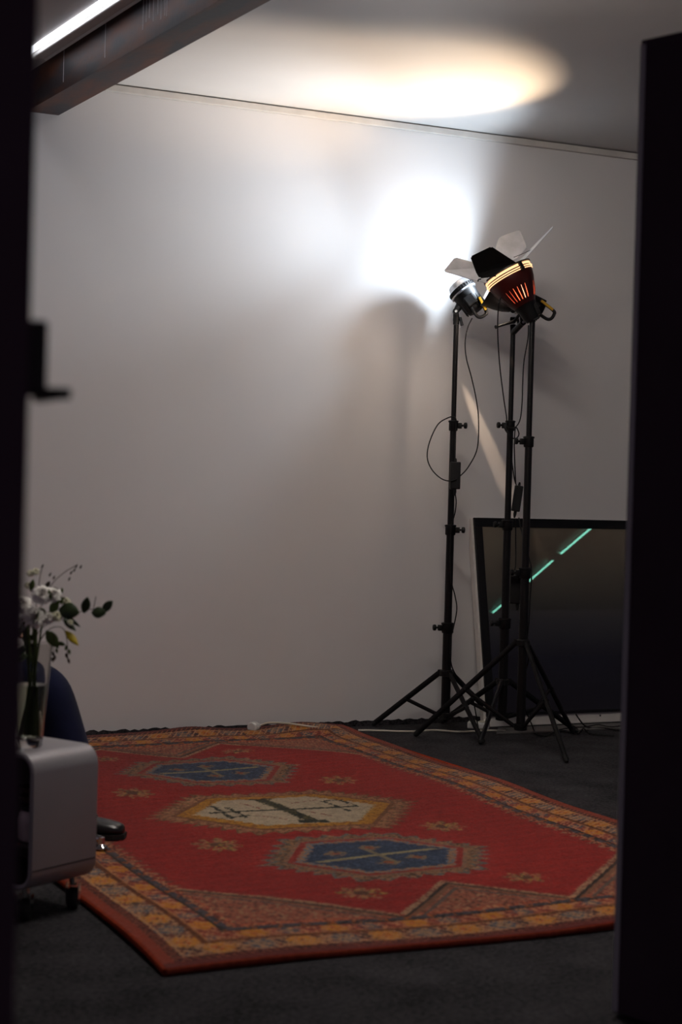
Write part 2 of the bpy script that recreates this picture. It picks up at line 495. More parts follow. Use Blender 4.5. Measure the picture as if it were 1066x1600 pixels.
    put(g1, DKRED); put(g1 & (np.abs((t / .022 + d / .03) % 1 - .5) < .14), c(176, 110, 82)); put(g1 & (k1 > .85), c(60, 22, 20))
    put(d < .030, ORANGE); put((d < .030) & (de < .030), c(120, 34, 22))
    # medallions
    def hexm(cx_, cy_, a, b):
        dx, dy = np.abs(X - cx_) / a, np.abs(Y - cy_) / b
        return np.maximum(dy, dx + dy * .5), X - cx_, Y - cy_
    inside = ~sp & (ds > .28)
    for (cy_, a, b) in ((5.745 - RY0, .36, .285), (4.275 - RY0, .36, .285)):
        m, u, v = hexm(2.100 - RX0, cy_, a, b)
        ang = np.arctan2(v / b, u / a)
        saw = np.abs((ang * 30 / (2 * np.pi)) % 1 - .5) * 2
        o_ = inside & (m < .93 + .14 * saw)
        put(o_, c(150, 108, 70)); put(o_ & (m > .86 + .13 * saw), c(110, 112, 108)); put(o_ & (k1 > .7), c(180, 128, 90)); put(o_ & (k2 > .82), c(96, 64, 42))
        i_ = m < .84; put(i_, c(176, 118, 84)); put(i_ & (k1 > .5), c(140, 110, 90))
        put((m < .80) & (m > .72), c(168, 40, 28))
        i2 = m < .72 + .03 * saw; put(i2, c(178, 128, 92)); put(i2 & (k1 > .6), c(120, 130, 140))
        i3 = m < .63 + .05 * saw; put(i3, BLUE); put(i3 & (k1 > .8), c(74, 92, 124)); put(i3 & (k2 > .9), c(40, 50, 78))
        put((m < .60) & (np.abs(v - u * .10) < .011), c(176, 158, 112))
        put((m < .60) & (np.abs(u) < .010) & (np.abs(v) < .12), c(150, 132, 100))
        for (a_, b_) in ((-.11, .06), (.09, -.07), (.02, .10), (-.02, -.10)):
            bb = np.abs(u - a_) + np.abs(v - b_); put((bb < .042) & (k1 > .35), c(150, 120, 92)); put(bb < .018, c(176, 88, 40))
    m, u, v = hexm(2.095 - RX0, 4.965 - RY0, .48, .335)
    ang = np.arctan2(v / .335, u / .48); saw = np.abs((ang * 44 / (2 * np.pi)) % 1 - .5) * 2
    o_ = inside & (m < .93 + .12 * saw)
    put(o_, c(168, 104, 72)); put(o_ & (k1 > .6), c(196, 138, 96)); put(o_ & (k2 > .75), c(118, 80, 44)); put(o_ & (m > .9 + .12 * saw), c(126, 96, 58))
    put((m < .84) & (m > .80), c(140, 84, 50))
    go = m < .80; put(go, c(206, 140, 34)); put(go & (k1 > .72), c(164, 98, 26))
    cr = m < .66 + .04 * saw; put(cr, CREAM); put(cr & (kb > .7), CREAM * .93)
    DG = c(44, 46, 30)
    def seg(p, q, w):
        p = np.array([p[0] - 2.095, p[1] - 4.965]); q = np.array([q[0] - 2.095, q[1] - 4.965]); e_ = q - p; L = np.hypot(*e_); e_ /= L
        s = (u - p[0]) * e_[0] + (v - p[1]) * e_[1]; h_ = -(u - p[0]) * e_[1] + (v - p[1]) * e_[0]
        return (s > 0) & (s < L) & (np.abs(h_) < w * (0.7 + .6 * k1)), s, h_, L
    gp = lambda x, y: (atz(x, y).x, atz(x, y).y)
    s1, s, h_, L = seg(gp(398, 1254), gp(492, 1292), .024); put(s1 & cr, DG); put(s1 & cr & (k1 > .7), c(96, 84, 40))
    for end in (gp(398, 1254), gp(492, 1292)):
        s1, *_ = seg((end[0] - .05, end[1] + .006), (end[0] + .05, end[1] - .006), .020); put(s1 & cr, DG)
    s1, *_ = seg(gp(328, 1280), gp(556, 1267), .010); put(s1 & cr, DG)
    for (p, q) in (((330, 1268), (366, 1290)), ((352, 1270), (388, 1288)), ((500, 1258), (548, 1275)), ((520, 1254), (560, 1268)), ((346, 1290), (392, 1284)), ((498, 1259), (524, 1256))):
        s1, *_ = seg(gp(*p), gp(*q), .008); put(s1 & cr & (k2 > .2), DG)
    for (p, q) in (((400, 1284), (450, 1290)), ((372, 1262), (405, 1272)), ((452, 1262), (492, 1256)), ((480, 1276), (520, 1283))):
        s1, *_ = seg(gp(*p), gp(*q), .005); put(s1 & cr & (k2 > .35), c(150, 50, 40))
    # scattered flower sprays in the red ground
    for (x_, y_, a, b) in ((1.68, 5.37, .075, .09), (1.705, 4.54, .078, .09), (2.485, 5.43, .075, .09), (2.50, 4.60, .08, .085), (2.37, 6.13, .075, .06), (1.85, 3.885, .07, .07), (2.36, 3.89, .07, .06), (1.81, 6.12, .07, .06)):
        u_, v_ = (X - (x_ - RX0)) / a, (Y - (y_ - RY0)) / b
        r_ = np.hypot(u_, v_); an = np.arctan2(v_, u_)
        m_ = (r_ < .45 + .55 * np.abs(np.sin(an * 4))) & inside
        put(m_ & (k1 > .25), c(186, 124, 84)); put(m_ & (k2 > .75), c(128, 96, 56)); put(m_ & (r_ < .3), c(110, 66, 46)); put(m_ & (k1 > .9), c(200, 160, 70))
    edge = (d < .262) & (d > .03)
    col[edge] = 100 + (col[edge] - 100) * np.array([1.28, 1.28, 1.32])
    # worn, uneven pile
    w = .90 + .2 * K1[(X / .004).astype(int) % 500, (Y / .004).astype(int) % 500]
    col *= w[..., None]
    col *= (1 + .05 * np.sin(X * 5 + 1) * np.sin(Y * 3.1))[..., None]
    return np.clip(col * .71, 0, 255)

def rug_xy(x, y):
    """gentle waviness of the rug's outline and height"""
    u, v = x / RW, y / RL
    wx = x + .012 * np.sin(y * 3.4 + .6) * (1 - u) + .010 * np.sin(y * 4.1) * u
    wy = y + .010 * np.sin(x * 5.0)
    z = .012 + .0035 * np.sin(x * 6.1 + y * 2.2) + .003 * np.sin(y * 7.3 - x * 3)
    # far right corner lies ruffled over the cable by the wall
    z = z + .030 * np.exp(-(((x - 1.72) / .16) ** 2 + ((y - 3.20) / .16) ** 2)) + .014 * np.exp(-(((x - 1.2) / .12) ** 2 + ((y - 3.26) / .08) ** 2))
    z = z + .004
    return wx + RX0, wy + RY0, z
def make_rug():
    st = .0042
    nx, ny = int(RW / st), int(RL / st)
    xs = np.linspace(0, RW - 1e-6, nx); ys = np.linspace(0, RL - 1e-6, ny)
    X, Y = np.meshgrid(xs, ys, indexing='ij')
    wx, wy, z = rug_xy(X, Y)
    rg = np.random.default_rng(2); z = z + rg.random(z.shape) * .0022
    co = np.stack([wx, wy, z], -1).reshape(-1, 3)
    idx = np.arange(nx * ny).reshape(nx, ny)
    q = np.stack([idx[:-1, :-1], idx[1:, :-1], idx[1:, 1:], idx[:-1, 1:]], -1).reshape(-1, 4)
    # underside, one coarse face ring down to the floor
    per = np.concatenate([idx[:, 0], idx[-1, 1:], idx[-2::-1, -1], idx[0, -2:0:-1]])
    low = co[per].copy(); low[:, 2] = .001
    base = len(co); co = np.concatenate([co, low]); m_ = len(per); li = base + np.arange(m_)
    sk = np.stack([per, li, np.roll(li, -1), np.roll(per, -1)], -1)
    q = np.concatenate([q, sk])
    me = bpy.data.meshes.new('pile')
    me.vertices.add(len(co)); me.vertices.foreach_set('co', co.astype(np.float32).ravel())
    me.loops.add(q.size); me.loops.foreach_set('vertex_index', q.astype(np.int32).ravel())
    me.polygons.add(len(q)); me.polygons.foreach_set('loop_start', np.arange(0, q.size, 4, dtype=np.int32))
    me.update(calc_edges=True)
    col = rug_pattern(X, Y).reshape(-1, 3)
    low_c = np.tile(np.array([[150., 50., 26.]]), (m_, 1))
    col = np.concatenate([col, low_c]) / 255.
    l = np.where(col <= .04045, col / 12.92, ((col + .055) / 1.055) ** 2.4)
    at = me.color_attributes.new('weave', 'FLOAT_COLOR', 'POINT')
    at.data.foreach_set('color', np.concatenate([l, np.ones((len(l), 1))], 1).astype(np.float32).ravel())
    m = bpy.data.materials.new('woven_wool'); m.use_nodes = True; nt = m.node_tree; b = nt.nodes['Principled BSDF']
    an = nt.nodes.new('ShaderNodeAttribute'); an.attribute_name = 'weave'
    tc = nt.nodes.new('ShaderNodeTexCoord'); n = nt.nodes.new('ShaderNodeTexNoise'); n.inputs['Scale'].default_value = 60; n.inputs['Detail'].default_value = 6
    nt.links.new(tc.outputs['Object'], n.inputs['Vector'])
    hs = nt.nodes.new('ShaderNodeHueSaturation')
    mr = nt.nodes.new('ShaderNodeMapRange'); mr.inputs['To Min'].default_value = .8; mr.inputs['To Max'].default_value = 1.2
    nt.links.new(n.outputs['Fac'], mr.inputs['Value']); nt.links.new(mr.outputs[0], hs.inputs['Value'])
    nt.links.new(an.outputs['Color'], hs.inputs['Color']); nt.links.new(hs.outputs['Color'], b.inputs['Base Color'])
    b.inputs['Roughness'].default_value = .95; b.inputs['Specular IOR Level'].default_value = .1; b.inputs['Sheen Weight'].default_value = .15
    me.materials.append(m)
    t = thing('patterned_rug', 'large red woven rug with blue and cream medallions lying on dark carpet', 'rug', (RX0, RY0, 0))
    o = bpy.data.objects.new('pile', me); C.objects.link(o); o.parent = t
    me.transform(T((-RX0, -RY0, 0)))
    # orange overcast binding along the long sides and the ends
    for nm, pts in (('side_binding', [(0, k) for k in np.linspace(0, RL, 60)]), ('side_binding', [(RW, k) for k in np.linspace(0, RL, 60)]), ('end_binding', [(k, 0) for k in np.linspace(0, RW, 40)])):
        bm = BM(); pp = []
        for (x, y) in pts:
            a_, b_, c_ = rug_xy(np.array(x), np.array(y)); pp.append(Vector((float(a_), float(b_), max(.008, float(c_) - .007))))
        sweep(bm, pp, .0085, 8)
        obj(nm, bm, M_orange if nm == 'side_binding' else M_dkbind, t, smooth=True)
M_orange = mat('orange_binding', (128, 46, 24), 0.9, noise=0.2, nscale=60, bump=0.4, bscale=300, spec=0.1)
M_dkbind = mat('brick_binding', (110, 42, 28), 0.9, noise=0.2, nscale=60, bump=0.4, bscale=300, spec=0.1)
make_rug()

# ================================================================ LIGHT STANDS
def light_stand(label, cx, cy, ztop, hub_z, collars, feet, brace_z=.075, radii=(.021, .0175, .0145, .0115)):
    t = thing('light_stand', label, 'light stand', (cx, cy, 0), 'black tripod stands carrying lamps')
    zs = [brace_z - .012] + [c[0] for c in collars] + [ztop]
    secs = list(zip(zs, zs[1:]))
    rad = radii[-len(secs):] if len(secs) <= 4 else radii
    for i, (a, b) in enumerate(secs):
        bm = BM(); cyl(bm, (cx, cy, a), (cx, cy, b + .0), rad[i], seg=20); obj('pole_section', bm, M_black, t, smooth=True)
    for i, (z, side) in enumerate(collars):
        r = rad[i] + .006
        bm = BM(); lathe(bm, [(r - .003, -.024), (r, -.020), (r, .014), (r + .003, .016), (r + .003, .022), (r - .004, .024)], T((cx, cy, z)), 20)
        sd = rt0 * side + fw0 * -.25
        q = Vector((cx, cy, z)) + sd * (r + .008)
        box(bm, (.018, .022, .026), frame((0, 0, 1), sd, q), .002)
        col = obj('collar', bm, M_blackp, t, smooth=True)
        bm = BM(); k = Vector((cx, cy, z + .001)) + sd * (r + .012)
        cyl(bm, k, k + sd * .016, .005, seg=10)
        lathe(bm, [(.008, .0), (.013, .002), (.0145, .008), (.013, .014), (.006, .016)], frame(sd, up0, k + sd * .014), 10)
        obj('knob', bm, M_blackp, col, smooth=True)
    # spreader hub and foot sleeve
    bm = BM(); r = rad[0]
    lathe(bm, [(r + .001, -.014), (r + .010, -.012), (r + .010, .010), (r + .001, .016)], T((cx, cy, hub_z)), 20)
    obj('hub', bm, M_blackp, t, smooth=True)
    bm = BM(); lathe(bm, [(r + .001, -.016), (r + .009, -.014), (r + .009, .012), (r + .001, .014)], T((cx, cy, brace_z)), 20)
    obj('brace_sleeve', bm, M_blackp, t, smooth=True)
    for (fx, fy) in feet:
        d = Vector((fx - cx, fy - cy, 0)).normalized()
        a = Vector((cx, cy, hub_z)) + d * (r + .012); b = Vector((fx, fy, .010))
        bm = BM(); sw = d.cross(up0)
        box(bm, (.026, .018, .03), frame((0, 0, 1), d, a - d * .006), .003)
        ax = (b - a); L = ax.length
        # flat-sided oval leg tube
        sweep(bm, [a, a + ax * .5, a + ax * .985], .0095, 10, 1.35, hint=sw)
        lg = obj('leg', bm, M_black, t, smooth=True)
        bm = BM(); sweep(bm, [a + ax * .96, a + ax * .99, Vector((fx, fy, .0075))], [.0115, .0120, .0075], 10)
        obj('rubber_foot', bm, M_rubber, lg, smooth=True)
        m_ = a + ax * .50; s = Vector((cx, cy, brace_z)) + d * (r + .008)
        bm = BM(); sweep(bm, [s, (s + m_) / 2, m_], .006, 8, 1.5, hint=sw)
        cyl(bm, m_ - sw * .014, m_ + sw * .014, .004, seg=8); cyl(bm, s - sw * .012, s + sw * .012, .004, seg=8)
        obj('brace', bm, M_black, t, smooth=True)
    # spigot at the top
    bm = BM(); cyl(bm, (cx, cy, ztop - .01), (cx, cy, ztop + .03), .008, seg=12); obj('spigot', bm, M_silver, t, smooth=True)
    return t
PL, PM, PT = (3.50, 6.48), (3.741, 6.384), (3.665, 6.093)
def ring(c, r, a0): return [(c[0] + r * math.cos(math.radians(a0 + k * 120)), c[1] + r * math.sin(math.radians(a0 + k * 120))) for k in range(3)]
light_stand('leftmost black tripod lamp stand, with a power brick looped to its pole', PL[0], PL[1], 1.845, .268, [(.474, -1), (.918, 1), (1.39, 1)], [(3.25, 6.715), (3.50, 6.13), (3.87, 6.63)])
light_stand('middle black tripod lamp stand, its low legs spread before the leaning black picture', PM[0], PM[1], 1.855, .234, [(.50, -1), (.947, -1), (1.397, -1)], [(3.475, 6.11), (4.085, 6.29), (3.61, 6.715)])
light_stand('right black tripod lamp stand with the tallest leg spread, under the red lamp', PT[0], PT[1], 1.885, .442, [(.746, -1), (1.317, -1)], [(3.29, 6.37), tuple(atz(886, 1193)[:2]), (4.05, 6.27)], radii=(.0195, .016, .0125))

# ================================================================ STUDIO LAMPS
def img_dir(x, y, away): return (rt0 * x + up0 * y + fw0 * away).normalized()

def led_lamp(label, origin, axis, pole_top, dish=False):
    t = thing('studio_lamp', label, 'studio lamp', (pole_top[0], pole_top[1], pole_top[2]))
    side = img_dir(.8, .6, 0)
    Mx = frame(axis, side, origin)
    bm = BM()
    lathe(bm, [(0, -.072), (.036, -.071), (.044, -.064), (.049, -.045), (.054, -.01), (.058, .026), (.058, .031), (0, .031)], Mx, 36, cap=False)
    # cooling ribs along the back half
    for k in range(14):
        a = 2 * math.pi * k / 14
        box(bm, (.006, .003, .060), Mx @ Matrix.Rotation(a, 4, 'Z') @ T((.0515, 0, -.035)), .001)
    body = obj('body', bm, M_blackp, t, smooth=True)
    bm = BM(); lathe(bm, [(.058, .028), (.0645, .030), (.0645, .037), (.058, .038)], Mx, 36, cap=False); obj('trim_ring', bm, M_silver, body, smooth=True)
    bm = BM(); lathe(bm, [(.058, .038), (.063, .040), (.0635, .056), (.058, .058)], Mx, 36, cap=False)
    for k in range(30):
        a = 2 * math.pi * k / 30
        box(bm, (.004, .004, .012), Mx @ Matrix.Rotation(a, 4, 'Z') @ T((.0635, 0, .048)), .001)
    obj('mount_ring', bm, M_blackp, t, smooth=True)
    if not dish:
        bm = BM(); pr = [(.058, .057)]
        for k in range(5): pr += [(.056 - k * .0018, .060 + k * .0048), (.0545 - k * .0018, .0625 + k * .0048)]
        pr += [(.044, .086), (.0, .088)]
        lathe(bm, pr, Mx, 36, cap=False); obj('front_cap', bm, M_silver, t, smooth=True)
    else:
        bm = BM()
        outer = [(.060, .052), (.070, .062), (.082, .090), (.092, .130), (.098, .172), (.1015, .188)]
        lathe(bm, outer + [(.1005, .189)], Mx, 48, cap=False)
        obj('reflector_dish', bm, M_black, t, smooth=True)
        bm = BM(); lathe(bm, [(.030, .064), (.066, .066), (.080, .092), (.090, .131), (.096, .172), (.1003, .1885)], Mx, 48, cap=False)
        o = obj('dish_lining', bm, M_dish, t, smooth=True); o['label'] = 'bright lining of the dish'
        bm = BM(); lathe(bm, [(.028, .055), (.028, .075), (.022, .088), (0, .094)], Mx, 24, cap=False)
        obj('lamp_bulb', bm, M_glow_w, t, smooth=True)
    # handle loop at the back with a yellow stripe
    hp = [Mx @ Vector(v) for v in ((-.020, -.048, -.055), (-.024, -.048, -.098), (-.014, -.048, -.115), (.008, -.048, -.118), (.022, -.048, -.108), (.036, -.048, -.035))]
    bm = BM(); sweep(bm, smooth_path(hp, 6), .0075, 10, 1.5, hint=Mx.to_3x3() @ Vector((0, 0, 1)) if False else None)
    hd = obj('handle', bm, M_blackp, t, smooth=True)
    bm = BM()
    a, b = Mx @ Vector((.0345, -.052, -.038)), Mx @ Vector((.0235, -.052, -.104))
    ax = (b - a); box(bm, (.011, .010, ax.length), frame(ax, side, (a + b) / 2 - fw0 * .006), .002)
    obj('yellow_stripe', bm, M_yellow, hd)
    # control panel bump
    bm = BM(); box(bm, (.05, .03, .05), Mx @ T((-.004, -.046, -.025)), .006); obj('control_box', bm, M_blackp, body)
    # tilting bracket to the stand
    piv = Mx @ Vector((-.081, 0, -.016)); pt = Vector(pole_top)
    bm = BM()
    e1 = Mx @ Vector((-.048, 0, -.004)); sweep(bm, [piv, (piv + e1) / 2, e1], [.014, .016, .020], 10, .5, hint=axis)
    cyl(bm, piv - fw0 * .016, piv + fw0 * .016, .014, seg=18)
    br = obj('tilt_bracket', bm, M_blackp, t, smooth=True)
    bm = BM(); cyl(bm, piv - fw0 * .020, piv - fw0 * .014, .006, seg=12); obj('bolt', bm, M_silver, br, smooth=True)
    bm = BM(); sweep(bm, [Vector((pt.x, pt.y, pt.z - .005)), Vector((pt.x, pt.y, piv.z - .04)), piv], [.0145, .0145, .013], 14)
    box(bm, (.03, .02, .02), frame((0, 0, 1), rt0, Vector((pt.x, pt.y, pt.z + .02))), .003)
    obj('stand_socket', bm, M_blackp, t, smooth=True)
    bm = BM(); q = Vector((pt.x, pt.y, pt.z + .018)); s = rt0 * .7 - fw0 * .5
    cyl(bm, q + s * .008, q + s * .026, .004, seg=8)
    sweep(bm, [q + s * .024 + up0 * .008, q + s * .03 - up0 * .01, q + s * .036 - up0 * .028], [.006, .006, .0075], 8)
    obj('clamp_knob', bm, M_blackp, t, smooth=True)
    return Mx

o1 = atd(731.8, 466, 7.335)
led_lamp('black lamp head on the leftmost stand, silver front cap, handle with yellow stripe', o1, img_dir(-.6, .78, .18), (PL[0], PL[1], 1.852))
o2 = atd(825.5, 476, 7.27)
ax2 = img_dir(-.88, .42, -.05)
M2 = led_lamp('black lamp head half hidden behind the glowing red lamp, dish facing the wall', o2, ax2, (PM[0], PM[1], 1.858), dish=True)

def spot(name, loc, direction, power, col, size, blend, radius, parent=None, sx=1.0, hint=Vector((1, 0, 0))):
    l = bpy.data.lights.new(name, 'SPOT'); l.energy = power; l.color = col; l.spot_size = math.radians(size); l.spot_blend = blend; l.shadow_soft_size = radius
    o = bpy.data.objects.new(name, l); C.objects.link(o)
    Mx = frame(-Vector(direction), hint, Vector(loc)); o.matrix_world = Mx @ Matrix.Diagonal((sx, 1, 1, 1))
    return o
pL = M2 @ Vector((0, 0, .160)) + up0 * .075
spot('lamp_beam', pL, (aty(600, 320, WALL_Y) - pL), LED_POWER, (.76, .88, 1.0), 125, 1.0, .045)
spot('lamp_flood', pL, ax2, LED_FLOOD, (.76, .88, 1.0), 165, .4, .03)
spot('lamp_side_flood', pL, Vector((-.985, .02, .25)), LED_SIDE, (.80, .90, 1.0), 76, 1.0, .045)

# red glowing lamp with barn doors
def red_lamp():
    pt = Vector((PT[0], PT[1], 1.888))
    t = thing('studio_lamp', 'glowing dark red lamp head with open barn doors, on the right stand', 'studio lamp', pt)
    ax = img_dir(-.48, .86, .10)
    rim = atd(796, 432, 7.06)
    Mx = frame(ax, img_dir(.86, .48, 0), rim)
    L = .145
    bm = BM(); lathe(bm, [(.030, -L), (.050, -L), (.060, -L + .02), (.080, -.085), (.096, -.045), (.104, -.014), (.104, -.010), (.098, -.010), (.076, -.080), (.045, -L + .012), (.030, -L + .01)], Mx, 56, cap=False)
    bowl = obj('bowl', bm, M_red, t, smooth=True)
    # vent slots low on the bowl, some given their own glow for the bulb behind
    vc = Mx.to_3x3().inverted() @ (-fw0); a_cam = math.degrees(math.atan2(vc.y, vc.x))
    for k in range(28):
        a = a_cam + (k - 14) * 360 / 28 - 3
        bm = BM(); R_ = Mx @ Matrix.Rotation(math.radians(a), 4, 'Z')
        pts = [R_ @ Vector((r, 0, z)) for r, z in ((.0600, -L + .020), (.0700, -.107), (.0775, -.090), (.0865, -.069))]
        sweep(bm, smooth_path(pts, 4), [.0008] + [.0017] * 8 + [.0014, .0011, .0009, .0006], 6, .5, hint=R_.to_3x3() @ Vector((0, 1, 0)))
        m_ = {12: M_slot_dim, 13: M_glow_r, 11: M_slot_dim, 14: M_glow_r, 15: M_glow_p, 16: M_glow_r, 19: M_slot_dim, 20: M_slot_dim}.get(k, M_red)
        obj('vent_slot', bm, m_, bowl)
    # light leaking past the bowl edge, painted as stacked glowing rings
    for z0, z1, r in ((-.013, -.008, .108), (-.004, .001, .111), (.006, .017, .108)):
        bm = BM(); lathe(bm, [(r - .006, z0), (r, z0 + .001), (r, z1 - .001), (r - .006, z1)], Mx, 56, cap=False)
        obj('leak_glow_ring', bm, M_glow_o, t, smooth=True)
    bm = BM(); lathe(bm, [(.100, -.014), (.104, -.013), (.104, .018), (.112, .019), (.112, .024), (.098, .024), (.098, .0)], Mx, 56, cap=False)
    cl = obj('barn_door_ring', bm, M_black, t, smooth=True)
    bm = BM(); q = Mx @ Matrix.Rotation(math.radians(-62), 4, 'Z'); box(bm, (.014, .016, .040), q @ T((.111, 0, .002)), .002); obj('clip', bm, M_black, cl)
    # bulb
    bm = BM(); lathe(bm, [(0, -.10), (.018, -.095), (.026, -.07), (.024, -.045), (0, -.030)], Mx, 20, cap=False); obj('lamp_bulb', bm, emat('hot_bulb', (1, .62, .36), 20), t, smooth=True)
    # rear housing
    bm = BM(); lathe(bm, [(0, -L - .075), (.030, -L - .073), (.036, -L - .06), (.040, -L - .02), (.052, -L), (.030, -L + .001)], Mx, 32, cap=False)
    box(bm, (.07, .05, .06), Mx @ T((0.01, 0, -L - .035)), .010)
    obj('rear_housing', bm, M_blackp, t, smooth=True)
    # barn doors
    D = 7.06
    def door(pts, m, lab):
        bm = BM(); plate(bm, [atd(*p) for p in pts], .0022)
        bmesh.ops.bevel(bm, geom=[e for e in bm.edges if abs(e.calc_length() - .0022) < .0006], offset=.006, segments=3, affect='EDGES')
        o = obj('barn_door', bm, m, t); o['label'] = lab
    door([(750, 435, D - .085), (745, 428, D - .087), (735, 401, D - .135), (768, 385, D - .16), (808, 411, D - .085), (782, 431, D - .085)], M_bladeb, 'barn door leaf facing the camera, its unlit side painted black')
    door([(762, 443, D - .06), (735, 436, D - .04), (693, 424, D - .02), (711, 402, D + .03), (768, 418, D + .06)], M_blade, 'barn door leaf opened to the left, painted grey as lit')
    door([(774, 408, D + .09), (775, 385, D + .13), (780, 371, D + .15), (812, 359, D + .17), (824, 387, D + .13), (806, 406, D + .09)], M_blade, 'barn door leaf opened towards the wall, painted grey as lit')
    door([(815, 411, D - .05), (862.5, 358, D - .02), (865, 353, D + .02), (863, 355, D + .06), (811, 408, D + .07)], M_blade, 'barn door leaf seen edge on')
    # hinge wires
    bm = BM(); tube(bm, [atd(803, 402, D + .07), atd(818, 396, D + .05), atd(831, 390, D + .02)], .0014, 6); obj('hinge_wire', bm, M_black, t)
    bm = BM(); tube(bm, [atd(752, 436, D - .07), atd(748, 437, D - .07), atd(747, 440, D - .07)], .003, 6)
    obj('hinge_pin', bm, M_black, t)
    # tilt bracket, socket and lever
    piv = Vector((PT[0], PT[1], pt.z + .028)); rear = Mx @ Vector((0.0, 0, -L - .05))
    bm = BM(); sweep(bm, [piv, (piv + rear) / 2, rear], [.016, .018, .022], 10, .6, hint=ax); cyl(bm, piv - fw0 * .016, piv + fw0 * .018, .015, seg=18); obj('tilt_bracket', bm, M_blackp, t, smooth=True)
    bm = BM(); cyl(bm, (pt.x, pt.y, pt.z - .012), (pt.x, pt.y, piv.z + .004), .0150, seg=18)
    box(bm, (.03, .02, .02), frame((0, 0, 1), rt0, Vector((pt.x, pt.y, pt.z + .005))), .003); obj('stand_socket', bm, M_blackp, t, smooth=True)
    bm = BM(); a, b = atd(804, 502, 7.2), atd(775, 511, 7.12)
    sweep(bm, [a, a.lerp(b, .5), a.lerp(b, .93), b], [.009, .006, .006, .0085], 10)
    a2 = piv - fw0 * .0; tube(bm, [a, a.lerp(a2, .5) + up0 * .012, a2], .007, 8)
    obj('tilt_lever', bm, M_blackp, t, smooth=True)
    return Mx
MR = red_lamp()
pR = MR @ Vector((0, 0, -.012))
spot('hot_lamp_beam', pR, (Vector((3.0, 6.08, CEIL)) - pR), RED_POWER, (1.0, .74, .50), 90, .6, .02)
# sliver of warm light from the lamp's vent, grazing down the wall
pS = atd(792, 470, 7.18)
s0, s1 = aty(728, 612, WALL_Y), aty(800, 780, WALL_Y)
mid = s0.lerp(s1, .52); dS = mid - pS
wS = (s1 - s0).normalized()
spot('vent_leak', pS, dS, STRIPE_POWER, (1.0, .74, .52), 44, .8, .004, sx=.13, hint=dS.cross(wS))

# added warm spot filling the mid wall, as if through the slots
spot('warm_wall_fill', pS, aty(545, 640, WALL_Y) - pS, 8.0, (1.0, .80, .62), 120, 1.0, .05)

# ================================================================ CABLES AND POWER BRICKS
def cable(label, pts, r=.0028, m=M_blackp, name='power_cable', parent=None):
    bm = BM(); tube(bm, pts, r, 8, 10)
    o = obj(name, bm, m, parent, smooth=True)
    if label: tag(o, label, 'cable')
    return o
DL, DM, DT = 7.30, 7.33, 7.03
def brick(label, px, py, d, w, h, dep, name='power_brick', tilt=0.0):
    c = atd(px, py, d); t = thing(name, label, 'power adapter', c)
    Mx = frame(up0, rt0, c) @ Matrix.Rotation(tilt, 4, 'Y')
    bm = BM(); box(bm, (w, dep, h), Mx, .004); obj('case', bm, M_blackp, t)
    bm = BM(); lathe(bm, [(.008, -.006), (.007, 0), (.0075, .012), (.004, .03)], Mx @ T((0, 0, -h / 2)) @ Matrix.Rotation(math.pi, 4, 'X'), 12); obj('strain_relief', bm, M_rubber, t, smooth=True)
    bm = BM(); lathe(bm, [(.006, -.004), (.006, .008), (.0035, .016)], Mx @ T((0, 0, h / 2)), 12); obj('inlet', bm, M_rubber, t, smooth=True)
    return t
brick('black power brick hanging halfway up the leftmost stand', 711.5, 743, DL - .045, .046, .122, .032)
cable('black cable hanging from the left lamp head, looping round the stand to the power brick',
      [atd(738, 497, DL), atd(731, 512, DL), atd(727, 535, DL), atd(729, 560, DL), atd(737, 590, DL), atd(744, 622, DL), atd(748, 655, DL), atd(746, 700, DL), atd(733, 728, DL), atd(720, 743, DL - .04), atd(708, 751, DL - .07),
       atd(692, 749, DL - .05), atd(676, 735, DL - .02), atd(668, 716, DL), atd(671, 692, DL), atd(684, 664, DL), atd(700, 653, DL - .04), atd(711, 652, DL - .05), atd(713, 664, DL - .05), atd(711, 690, DL - .05), atd(711.5, 722, DL - .045)])
cable('black cable running from the power brick down the leftmost stand to the floor',
      [atd(711.5, 771, DL - .045), atd(713, 785, DL - .045), atd(711, 802, DL - .04), atd(706, 822, DL - .04), atd(704, 860, DL - .035), atd(705, 905, DL - .035), atd(711, 930, DL - .03), atd(714, 952, DL - .03), atd(709, 980, DL - .03), atd(704, 1002, DL - .03), atd(706, 1040, DL - .03), atd(722, 1068, DL), atd(737, 1085, DL), atd(741, 1100, DL), atz(748, 1140, .006)])
brick('black inline power brick with switch hanging behind the middle stand', 808.5, 779, DM + .045, .038, .118, .030, tilt=.12)
brick('large dark power brick hanging low behind the two right stands', 809, 921, DT + .09, .068, .125, .034)
cable('black cable dropping from the red lamp along the middle stand to its inline brick',
      [atd(783, 464, DT), atd(779, 480, DT), atd(778, 520, DT + .1), atd(781, 570, DT + .15), atd(787, 620, DM - .05), atd(792, 655, DM - .03), atd(790, 668, DM - .035), atd(795, 676, DM - .035), atd(797, 690, DM - .03), atd(800, 720, DM + .03), atd(804, 748, DM + .045), atd(807, 758, DM + .045)])
cable('thin black cable curving from rear lamp head to a coil on the middle stand',
      [atd(826, 508, DM), atd(825, 530, DM), atd(819, 565, DM), atd(817, 600, DM), atd(816, 630, DM), atd(813, 655, DM - .02), atd(806, 667, DM - .03), atd(796, 668, DM - .032), atd(789, 664, DM - .03), atd(790, 672, DM - .032), atd(800, 684, DM - .032), atd(808, 684, DM - .02), atd(811, 677, DM - .02), atd(806, 668, DM - .03), atd(804, 690, DM - .01), atd(804.5, 720, DM + .03), atd(806, 755, DM + .045)])
cable('straight black cable dropping from the inline brick in front of the leaning picture',
      [atd(806, 812, DM + .04), atd(806, 840, DM + .05), atd(806, 880, DM + .04), atd(803, 897, DM + .0), atd(799, 905, DM - .06), atd(806, 907, DT + .09)])
